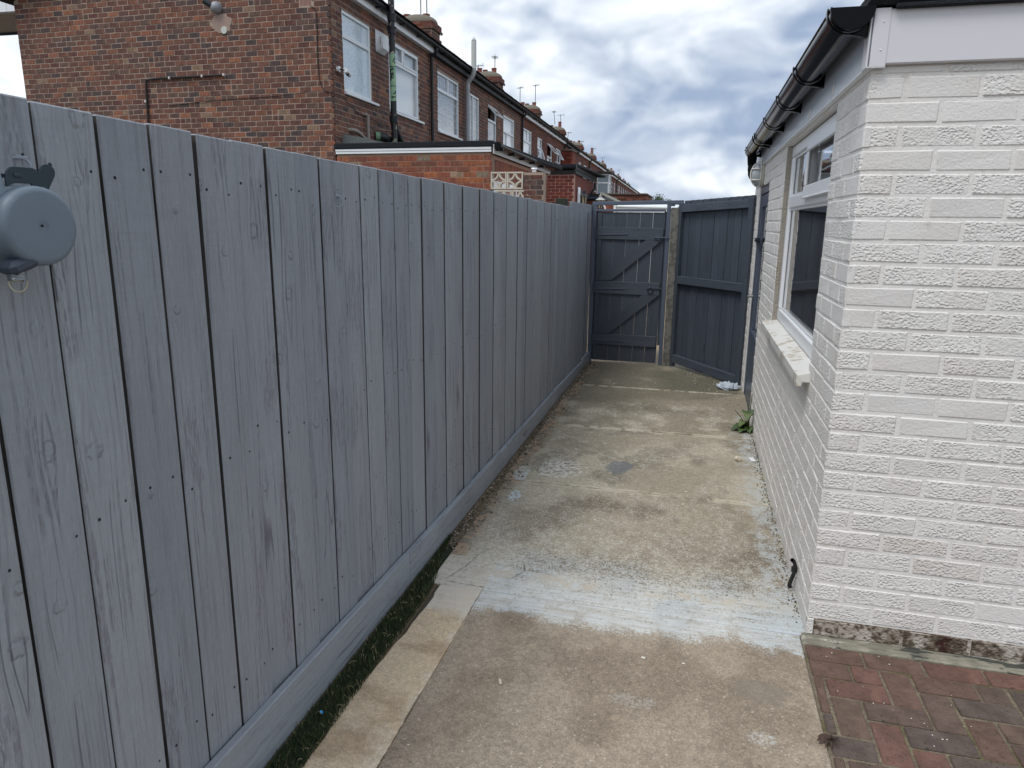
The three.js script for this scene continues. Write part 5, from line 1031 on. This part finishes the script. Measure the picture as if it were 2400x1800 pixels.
// ---------------------------------------------------------------- kitchen extension of the end house
{
  const e = thing('flat_roof_extension', 'orange brick extension with a flat felt roof and white fascia against the end house', 'extension', [CX, 0, CZ], GAB);
  const W = 2.748;
  const fw = mesh('front_wall', span(0.03, W - 0.004, 0, 2.66, -0.214, -0.006, 0), std([150, 124, 106], 0.95, { bumpMap: softBump, bumpScale: 0.002 }), e);
  const list = courses(0.02, W, 1.6, 2.64, BL * 1.02, BH, [], 0);
  list.forEach((q, i) => {
    const head = Math.floor(q[2] / BH) % 3 === 0;
    const gp = brickShape(q[1] - q[0], BH - 0.009, 0.03, 'x', i % 5);
    mesh('brick', gp, pick([orangeClay[0], orangeClay[1], orangeClay[1], orangeClay[3], orangeClay[4], orangeClay[4], orangeClay[5], orangeClay[2], orangeClay[6], ...(rnd() < 0.35 ? [orangeClay[7], orangeClay[8]] : [])]), fw, [(q[0] + q[1]) / 2, (q[2] + q[3]) / 2, -0.0165 + rr(-0.002, 0.002)]);
  });
  // side wall running back along the terrace
  const D = 5.0, turn = ROW - GAB;
  const sg = span(-0.2, -0.005, 0, 2.60, -D, -0.22, 0);
  const sw = mesh('side_wall', sg, mortarPale, e, [W, 0, 0], [0, turn, 0]);
  const sl = courses(0.0, D, 1.7, 2.5, BL, BH, [[0.45, 1.9, 1.2, 2.2]], 1).map((q, i) => { const g = brickShape(q[1] - q[0], BH - 0.009, 0.03, 'z', i % 4).clone(); g.translate(-0.0145, (q[2] + q[3]) / 2, -(q[0] + q[1]) / 2); return colored(g, lin(...pick(orangeTones.slice(0, 6)))); });
  for (let k = 0; k < 48; k++) { const g = brickShape(0.2, 0.075, 0.03, 'z', k % 4).clone(); g.rotateX(Math.PI / 2); g.translate(-0.0135, 2.44, -0.14 - k * 0.086); if (0.14 + k * 0.086 < D) sl.push(colored(g, lin(...pick(orangeTones.slice(0, 7))))); }
  stuff(mesh('side_bricks', merge(sl), clayVertex, sw));
  mesh('side_window', merge([span(-0.04, 0.006, 2.12, 2.2, -1.9, -0.45, 0.004), span(-0.04, 0.004, 1.3, 2.12, -0.52, -0.45, 0.004), span(-0.04, 0.004, 1.3, 2.12, -1.9, -1.83, 0.004)]), upvc, sw);
  mesh('side_fascia', span(0.04, 0.062, 2.60, 2.74, -D, 0.02, 0.003), std([190, 190, 190], 0.5), sw);
  const gs = new THREE.Shape(); gs.absarc(0, 0, 0.058, Math.PI, 2 * Math.PI, false); gs.absarc(0, 0, 0.053, 2 * Math.PI, Math.PI, true);
  const gg = new THREE.ExtrudeGeometry(gs, { depth: D + 0.02, bevelEnabled: false, curveSegments: 10 }); gg.translate(0.124, 2.73, -D);
  const gut = mesh('gutter', merge([gg, at(cyl(0.058, 0.058, 0.012, 20), 0.124, 2.72, 0.02, Math.PI / 2)]), blackPlastic, sw);
  for (const z of [-0.1, -0.95, -1.8, -2.7, -3.6]) mesh('gutter_bracket', span(0.063, 0.185, 2.65, 2.69, z - 0.03, z + 0.03, 0.006), blackMatt, gut);
  mesh('side_door', merge([span(0.0, 0.03, 0.2, 2.2, -0.42, -0.08, 0.004)]), upvc, sw);
  // roof edge
  mesh('fascia', merge([span(0.018, W + 0.015, 2.628, 2.666, 0.002, 0.022, 0.003), span(0.018, W + 0.015, 2.668, 2.705, 0.002, 0.030, 0.003)]), upvc, e);
  mesh('felt_roof', span(-0.0, W + 0.04, 2.708, 2.80, -5.2, 0.045, 0.012), felt, e);
  mesh('flashing', (() => { const s = new THREE.Shape(); s.moveTo(0, 0); s.lineTo(0.02, 0.18); s.lineTo(0.3, 0.13); s.lineTo(0.95, 0.0); s.closePath(); const g = new THREE.ExtrudeGeometry(s, { depth: 0.02, bevelEnabled: false }); return at(g, 0.02, 2.8, -0.22, 0, 0.3); })(), std([104, 108, 106], 0.9, { bumpMap: softBump, bumpScale: 0.01 }), e);
}
// ---------------------------------------------------------------- decorative block screen and its pier
{
  const O = [-3.551, 2.393, -12.316], K = 0.9167;
  const wl = thing('screen_wall', 'garden wall of pierced concrete screen blocks with a dark brick pier', 'garden wall', [O[0] * K, 0.129, O[2] * K], GAB); wl.scale.setScalar(K);
  const bl = std([206, 198, 184], 0.9, { map: whiteMap, bumpMap: softBump, bumpScale: 0.004 });
  const block = (x, y) => {
    const S = 0.288, t = 0.026, g = [span(x, x + S, y, y + t, -0.09, 0, 0.003), span(x, x + S, y + S - t, y + S, -0.09, 0, 0.003), span(x, x + t, y + t, y + S - t, -0.09, 0, 0.003), span(x + S - t, x + S, y + t, y + S - t, -0.09, 0, 0.003)];
    const c = [x + S / 2, y + S / 2], R = S / 2 - t + 0.004;
    for (const [sx, sy] of [[1, 1], [-1, 1], [-1, -1], [1, -1]]) {      // quarter rings centred on the corners: a four-pointed star in the middle
      const s = new THREE.Shape(), a0 = Math.atan2(-sy, -sx) - Math.PI / 4, a1 = a0 + Math.PI / 2;
      s.absarc(c[0] + sx * R, c[1] + sy * R, R + 0.002, a0, a1, false); s.absarc(c[0] + sx * R, c[1] + sy * R, R - 0.026, a1, a0, true); s.closePath();
      const q = new THREE.ExtrudeGeometry(s, { depth: 0.08, bevelEnabled: false, curveSegments: 8 }); q.translate(0, 0, -0.085); g.push(q);
    }
    return merge(g);
  };
  for (let r = 0; r < 8; r++) for (let k = 0; k < 2; k++) mesh('screen_block', block((r % 2 ? 0.098 : 0) + k * 0.294, 2.393 - 0.288 - r * 0.306), bl, wl);
  mesh('mortar_bed', span(0.0, 0.68, 2.095, 2.1035, -0.08, -0.006, 0.001), mortarOld, wl);
  const core = mesh('pier', span(0.605, 0.935, -0.16, 2.38, -0.22, -0.006, 0), mortarOld, wl);
  courses(0.60, 0.94, 1.3, 2.39, BL, BH * 0.97, [], 0).forEach((q, i) => {
    if (q[2] > 2.3 && q[1] > 0.85) return;
    mesh('pier_brick', brickShape(q[1] - q[0], 0.072, 0.03, 'x', i % 4), clay[pick([4, 6, 7, 13, 2])], core, [(q[0] + q[1]) / 2, (q[2] + q[3]) / 2, -0.014 + rr(-0.003, 0.003)]);
  });
  const sl = thing('solar_light', 'small white solar light on top of the dark brick pier', 'garden light', gb2([O[0] * K, 0, O[2] * K], 0.755 * K, 0.129 + 2.392 * K));
  mesh('cap', at(cyl(0.045, 0.055, 0.018, 16), 0, 0.055, 0), upvc, sl); mesh('body', at(cyl(0.04, 0.03, 0.045, 16), 0, 0.023, 0), upvc, sl);
}
function gb2(O, t, y) { return [O[0] + t * Math.cos(GAB), y, O[2] - t * Math.sin(GAB) - 0.1]; }
// ---------------------------------------------------------------- second extension: dark red brick, black fascia
{
  const E = [-2.966, -17.496];
  const e = thing('red_extension', 'dark red brick extension with black fascia and grey boarded parapet', 'extension', [E[0], 0, E[1]], GAB);
  const W = 3.0;
  const fw = mesh('front_wall', span(-W, -0.006, 0, 2.70, -0.214, -0.006, 0), mortarPale, e);
  courses(-W, 0, 1.5, 2.65, 0.213, 0.076, [], 1).forEach((q, i) => { if (q[1] < -1.2) return; mesh('brick', brickShape(q[1] - q[0], 0.0655, 0.03, 'x', i % 4), pick(redClay), fw, [(q[0] + q[1]) / 2, (q[2] + q[3]) / 2, -0.0155]); });
  mesh('fascia', span(-W, 0.02, 2.69, 2.79, 0.004, 0.03, 0.004), std([40, 34, 36], 0.5), e);
  mesh('gutter', span(-W, 0.03, 2.79, 2.87, 0.0, 0.11, 0.02), blackPlastic, e);
  mesh('white_strap', span(-0.36, -0.335, 2.80, 2.87, 0.111, 0.116, 0.001), upvc, e);
  mesh('roof', span(-W, 0.1, 2.86, 2.92, -4.3, 0.0, 0.01), felt, e);
  const turn = ROW - GAB, D = 4.0;
  const sw = mesh('side_wall', span(-0.2, -0.004, 0, 2.70, -D, -0.22, 0), redClay[2], e, [0, 0, 0], [0, turn, 0]);
  const boards = [[2.70, 2.80, 0.02], [2.79, 2.93, 0.045]].flatMap(([a, b, o], r) => [0, 1, 2].map(k => at(span(0.0 + o, 0.03 + o, a, b, -1.36 - k * 1.36 + 0.02, -k * 1.36 + 0.02, 0.004, { j: 0.012 }), 0, 0, 0)));
  boards.forEach(g => mesh('parapet_board', g, std([88, 92, 92], 0.9, { map: woodMap, bumpMap: woodBump, bumpScale: 0.006 }), sw));
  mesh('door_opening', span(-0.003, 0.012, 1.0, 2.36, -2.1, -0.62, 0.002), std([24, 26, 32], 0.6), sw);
  mesh('door_frame', merge([span(0.0125, 0.04, 1.0, 2.42, -0.95, -0.6, 0.004)]), upvc, sw);
  mesh('downpipe', tube([[0.10, 2.66, -3.5], [0.10, 2.5, -3.45], [0.05, 2.4, -3.3], [0.05, 1.2, -3.3]], 0.035, 24, 10), blackMatt, sw);
}
// lanterns on the neighbours' wall
for (const [px, py, pz, label] of [[-2.06, 1.86, -13.35, 'black garden lantern standing before the white door edge of the red extension'], [-1.765, 1.79, -13.4, 'pale capped garden lantern beside the metal gate frame']]) {
  const l = thing('garden_lantern', label, 'lantern', [px, 0, pz], 0.3, 'lanterns on posts behind the gate');
  const m = blackMatt;
  mesh('post', at(cyl(0.03, 0.035, py, 10), 0, py / 2, 0), m, l);
  const cage = new THREE.CylinderGeometry(0.066, 0.042, 0.15, 6, 1, true); mesh('glass', at(cage, 0, py + 0.095, 0), phys([206, 196, 170], 0.2, { transmission: 0.4 }), l);
  const ribs = []; for (let k = 0; k < 6; k++) { const a = k / 6 * 6.283; ribs.push(tube([[0.043 * Math.sin(a), py + 0.02, 0.043 * Math.cos(a)], [0.067 * Math.sin(a), py + 0.17, 0.067 * Math.cos(a)]], 0.009, 2, 5)); }
  ribs.push(at(cyl(0.05, 0.03, 0.025, 12), 0, py + 0.01, 0)); mesh('frame', merge(ribs), m, l);
  const roofM = label.startsWith('pale') ? std([176, 176, 172], 0.5) : m;
  mesh('lid', merge([at(new THREE.ConeGeometry(0.1, 0.07, 6), 0, py + 0.205, 0), at(cyl(0.03, 0.03, 0.02, 8), 0, py + 0.245, 0), at(new THREE.ConeGeometry(0.012, 0.045, 8), 0, py + 0.275, 0)]), roofM, l);
}
// ---------------------------------------------------------------- seen over and through the gate
{
  const g1 = thing('black_roof_garage', 'low brick outhouse with a black roof edge beyond the gate', 'outhouse', [-2.75, 0, -20]);
  mesh('wall', span(-0.55, 0.30, 0, 2.16, -3, 0, 0.01), farBrick, g1);
  mesh('roof_edge', span(-0.62, 0.22, 2.17, 2.33, -3.1, 0.06, 0.012), blackMatt, g1); mesh('fascia_paint', span(-0.55, 0.2, 2.19, 2.25, 0.062, 0.07, 0.002), std([54, 74, 96], 0.5), g1);
  mesh('sloping_board', at(bb(0.9, 0.06, 0.1, 0.005), 0.52, 2.17, 0.03, 0, 0, -0.42), std([170, 170, 160], 0.7), g1);
  const g2 = thing('brick_lane_garage', 'long low brick garage wall with a coping far down the lane', 'garage', [-2.85, 0, -31.2]);
  mesh('wall', span(-1.2, 0.66, 0, 2.72, -4, 0, 0.02), farBrick, g2); mesh('coping', span(-1.25, 0.7, 2.725, 2.79, -4.05, 0.05, 0.01), std([92, 84, 78], 0.9), g2);
  const g4 = thing('felt_roof_store', 'low store with a dark felted slope in front of the lane garage', 'outhouse', [-1.62, 0, -26]);
  mesh('wall', span(-1.0, 0.9, 0, 2.05, -3, 0, 0.02), std([150, 150, 146], 0.9), g4); mesh('roof', at(bb(2.0, 0.07, 3.1, 0.01), -0.05, 2.24, -1.5, 0.10), felt, g4);
  const g3 = thing('white_lean_to', 'white plastic lean-to roof and panel seen over the gate', 'lean-to', [-1.15, 0, -16]);
  mesh('panel', span(-0.6, 0.5, 0, 1.93, -0.08, 0, 0.01), upvc, g3); mesh('post', span(-0.665, -0.61, 0, 1.95, -0.06, 0.02, 0.005), upvc, g3);
  const rf = bb(1.3, 0.03, 1.5, 0.006); mesh('roof', at(rf, 0.05, 1.94, -0.72, 0.06, 0, -0.02), phys([226, 232, 232], 0.35), g3);
  const g5 = thing('low_brick_wall', 'low red brick garden wall seen through the slot above the gate', 'garden wall', [-2.0, 0, -16.2]);
  mesh('wall', span(-0.25, 0.14, 0, 1.95, -0.22, 0, 0.01), orangeClay[1], g5); mesh('arch_trim', at(new THREE.TorusGeometry(0.1, 0.02, 8, 20, Math.PI / 2), -0.12, 1.85, 0.02), upvc, g5);
}
// rear projection and bay on the far houses
{
  const [x, z] = rowPoint(23.3), p = thing('rear_projection', 'red brick rear projection with a pale flat cap on the far terrace', 'projection', [x, 0, z], ROW);
  mesh('wall', span(0.0, 0.5, 0, 4.86, -1.2, 0, 0.01), std([150, 82, 66], 0.9, { map: farBrick.map }), p); mesh('cap', span(-0.02, 0.54, 4.865, 4.93, -1.25, 0.05, 0.01), std([120, 112, 100], 0.9), p);
  const [bx, bz] = rowPoint(39), b = thing('bay_window', 'tall white upper bay window on the far terrace', 'bay window', [bx, 0, bz], ROW);
  const prof = [[0.02, 0.9], [0.75, 0.55], [0.75, -0.55], [0.02, -0.9]];
  const fr = []; for (const y of [3.2, 4.2, 4.75]) for (let k = 0; k < 3; k++) { const [a, c] = [prof[k], prof[k + 1]], L = Math.hypot(c[0] - a[0], c[1] - a[1]); fr.push(at(bb(L, 0.09, 0.06, 0.005), (a[0] + c[0]) / 2, y, (a[1] + c[1]) / 2, 0, -Math.atan2(c[1] - a[1], c[0] - a[0]))); }
  for (const q of prof) fr.push(at(bb(0.1, 1.65, 0.1, 0.005), q[0], 3.97, q[1])); mesh('frame', merge(fr), sashWhite, b);
  for (let k = 0; k < 3; k++) { const [a, c] = [prof[k], prof[k + 1]], L = Math.hypot(c[0] - a[0], c[1] - a[1]); mesh('pane', at(bb(L - 0.06, 1.5, 0.01, 0), (a[0] + c[0]) / 2, 3.97, (a[1] + c[1]) / 2, 0, -Math.atan2(c[1] - a[1], c[0] - a[0])), phys([120, 136, 146], 0.08), b); }
  mesh('apron', at(bb(0.7, 3.1, 1.5, 0.02), 0.36, 1.55, 0), farBrick, b); mesh('roof', at(bb(0.95, 0.12, 2.0, 0.03), 0.42, 4.88, 0), slate, b);
}
// white-boarded front bay overhanging past the far edge of the gable (parts of the end house)
{
  const h = houses[0], bs = [];
  for (let k = 0; k < 12; k++) bs.push(span(-6.54 - k * 0.2 - 0.196, -6.54 - k * 0.2, 5.44, 7.0, -1.02, -0.96, 0.004));
  mesh('front_cladding', merge(bs), upvc, h);
  const sf = []; for (let k = 0; k < 6; k++) sf.push(span(-9.0, -6.53, 5.425, 5.437, -1.0 - k * 0.2 - 0.192, -1.0 - k * 0.2, 0.003));
  mesh('front_soffit', merge(sf), std([206, 206, 202], 0.8), h);
  mesh('front_fascia', span(-9.0, -6.53, 5.37, 5.44, -2.24, -2.2, 0.004), std([40, 42, 46], 0.6), h);
}
// ---------------------------------------------------------------- trees far off
function tree(name, label, x, z, H, R, seed) {
  const r = mulberry(seed), t = thing(name, label, 'tree', [x, 0, z], 0, 'trees at the end of the lane');
  mesh('trunk', merge([tube([[0, 0, 0], [0.1, H * 0.4, 0.05], [0, H * 0.75, 0]], 0.16, 12, 8), tube([[0.05, H * 0.45, 0], [0.5, H * 0.6, 0.2], [0.9, H * 0.72, 0.3]], 0.07, 8, 6), tube([[0.05, H * 0.5, 0], [-0.5, H * 0.65, -0.2], [-0.8, H * 0.75, 0.1]], 0.07, 8, 6)]), std([74, 62, 50], 0.95), t);
  const pos = [], clumps = []; for (let k = 0; k < 40; k++) { const a = r() * 6.283, e = Math.acos(2 * r() - 1), q = Math.cbrt(r()); clumps.push([Math.sin(e) * Math.cos(a) * R * q, H * 0.72 + Math.cos(e) * R * 0.8 * q, Math.sin(e) * Math.sin(a) * R * q, R * (0.15 + 0.2 * r())]); }
  for (let k = 0; k < 6000; k++) { const c = clumps[Math.floor(r() * clumps.length)], g = () => (r() + r() + r() - 1.5) * c[3] * 1.1, p = [c[0] + g(), c[1] + g(), c[2] + g()], s = 0.07; for (let v = 0; v < 3; v++) pos.push(p[0] + (r() - 0.5) * s * 2, p[1] + (r() - 0.5) * s * 2, p[2] + (r() - 0.5) * s * 2); }
  const g = new THREE.BufferGeometry(); g.setAttribute('position', new THREE.Float32BufferAttribute(pos, 3)); g.computeVertexNormals();
  mesh('crown', g, std([70, 84, 54], 0.9, { side: THREE.DoubleSide }), t);
}
tree('far_tree', 'dark bushy tree at the far end of the lane, the taller of two', -3.3, -62, 3.9, 1.2, 5);
tree('far_tree', 'small low tree at the far end of the lane, beside the taller one', -2.2, -62, 3.3, 0.9, 9);

// ---------------------------------------------------------------- plants and litter on the path
{
  const leafGeo = (L, Wd, curl) => { const g = new THREE.PlaneGeometry(Wd, L, 4, 8); g.rotateX(-Math.PI / 2); g.translate(0, 0, -L / 2); const p = g.attributes.position; for (let i = 0; i < p.count; i++) { const t = -p.getZ(i) / L, w = Math.sin(Math.PI * Math.pow(clamp(t, 0.02, 0.98), 0.8)); const x = p.getX(i) * (0.15 + 0.95 * w); p.setX(i, x); p.setY(i, curl * (t - t * t) * L * 2 + Math.abs(x) * 0.35 + 0.004 * Math.sin(x * 260)); } g.computeVertexNormals(); return g; };
  const pl = thing('wall_weed', 'broad-leaved green weed growing at the foot of the white wall by the door', 'plant', [0.475, 0, -5.55]); pl.scale.setScalar(0.85);
  const lm = [[74, 96, 52], [62, 84, 46], [92, 108, 62]].map(c => std(c, 0.6, { side: THREE.DoubleSide }));
  [[2.6, 0.15, 0.09, 0.25, 0], [2.0, 0.16, 0.1, 0.35, 0.0], [1.5, 0.12, 0.09, 0.6, 0], [3.2, 0.12, 0.085, 0.5, 0], [0.9, 0.11, 0.08, 0.9, 0], [2.3, 0.11, 0.09, 1.0, 0.02], [3.6, 0.10, 0.08, 0.7, 0], [0.2, 0.10, 0.1, 1.1, 0.1], [2.9, 0.09, 0.1, 1.0, 0.11]].forEach(([a, L, w, c, y], i) => { const g = leafGeo(L, w, c); g.rotateY(a); mesh('leaf', g, lm[i % 3], pl, [0, 0.012 + y, 0]); });
  mesh('stem', merge([tube([[0, 0, 0], [-0.05, 0.10, 0.01], [-0.125, 0.19, 0.02]], 0.0035, 12, 6), tube([[0, 0, 0], [-0.02, 0.08, -0.03], [-0.06, 0.125, -0.06]], 0.002, 12, 6), tube([[0.01, 0, -0.02], [0.012, 0.15, -0.05], [0.02, 0.33, -0.06]], 0.004, 12, 6), tube([[0.015, 0, -0.02], [0.0, 0.12, -0.04], [-0.012, 0.24, -0.05]], 0.003, 12, 6)]), std([66, 78, 44], 0.7), pl);
  const dw = thing('dead_weed', 'small dried brown weed in the joint beside the block paving', 'plant', [0.494, 0.002, -2.07]);
  for (let k = 0; k < 11; k++) { const g = leafGeo(rr(0.022, 0.042), rr(0.008, 0.014), rr(0.3, 0.8)); g.rotateY(k * 0.571 + rr(-0.2, 0.2)); mesh('leaf', g, std([78, 60, 54], 0.9, { side: THREE.DoubleSide }), dw, [0, 0.002, 0]); }
  // crumpled bag
  const bg = new THREE.IcosahedronGeometry(0.09, 5), p = bg.attributes.position;
  for (let i = 0; i < p.count; i++) { const x = p.getX(i), y = p.getY(i), z = p.getZ(i), n = fbm(x * 34 + 9, y * 34 + z * 25 + 9, 999, 999, 3, 3), m = 0.72 + 0.55 * Math.abs(n - 0.5) * 2; p.setXYZ(i, x * m * 1.25, Math.max((y * 0.5 + 0.026) * m, 0.001), z * m); }
  bg.computeVertexNormals();
  tag(mesh('plastic_bag', bg, phys([206, 216, 226], 0.3, { transmission: 0.25, thickness: 0 }), scene, [0.39, 0.003, -6.98]), 'crumpled pale plastic bag on the path under the angled panel', 'bag');
  const st = new THREE.IcosahedronGeometry(0.022, 2); { const q = st.attributes.position; for (let i = 0; i < q.count; i++) { const n = 0.8 + 0.5 * vn(q.getX(i) * 70 + 5, q.getY(i) * 70 + q.getZ(i) * 50 + 5); q.setXYZ(i, q.getX(i) * n, q.getY(i) * n * 0.8, q.getZ(i) * n * 1.2); } st.computeVertexNormals(); }
  tag(mesh('pale_stone', st, std([206, 196, 178], 0.9), scene, [0.362, 0.014, -4.78]), 'single pale stone lying on the path near the white wall', 'stone');
  tag(mesh('white_offcut', at(bb(0.03, 0.006, 0.075, 0.001), 0, 0.005, 0, 0, 0.2), upvc, scene, [0.458, 0.002, -4.81]), 'small white rectangular plastic offcut on the path against the wall', 'litter');
  tag(mesh('wood_chip', at(bb(0.008, 0.005, 0.03, 0.002, { j: 0.003 }), 0, 0.004, 0, 0, 0.4), std([222, 208, 188], 0.8), scene, [-0.557, 0.002, -2.08]), 'pale wood chip lying alone on the brown slab', 'litter');
  tag(mesh('bottle_cap', at(cyl(0.0045, 0.005, 0.008, 12), 0, 0, 0, 0.5), std([70, 160, 220], 0.4), scene, [-1.06, 0.02, -1.76]), 'tiny bright blue cap in the turf under the fence', 'litter');
  const chips = [];
  for (let i = 0; i < 34; i++) { const z = rr(-1.7, -7.6), x = rr(-0.9, 0.45), l = rr(0.003, 0.014); chips.push(at(bb(l, 0.002, l * rr(0.3, 0.8), 0.0004, { j: 0.002 }), x, 0.0035, z, 0, rr(0, 6))); }
  for (let i = 0; i < 22; i++) { const z = rr(-2.6, -2.1), x = rr(0.5, 0.95), l = rr(0.0015, 0.005); chips.push(at(bb(l, 0.002, l * 0.7, 0.0004), x, 0.002, z, 0, rr(0, 6))); }
  stuff(mesh('paint_flakes', merge(chips), std([226, 220, 206], 0.8), scene));
}
renderer.render(scene, camera);
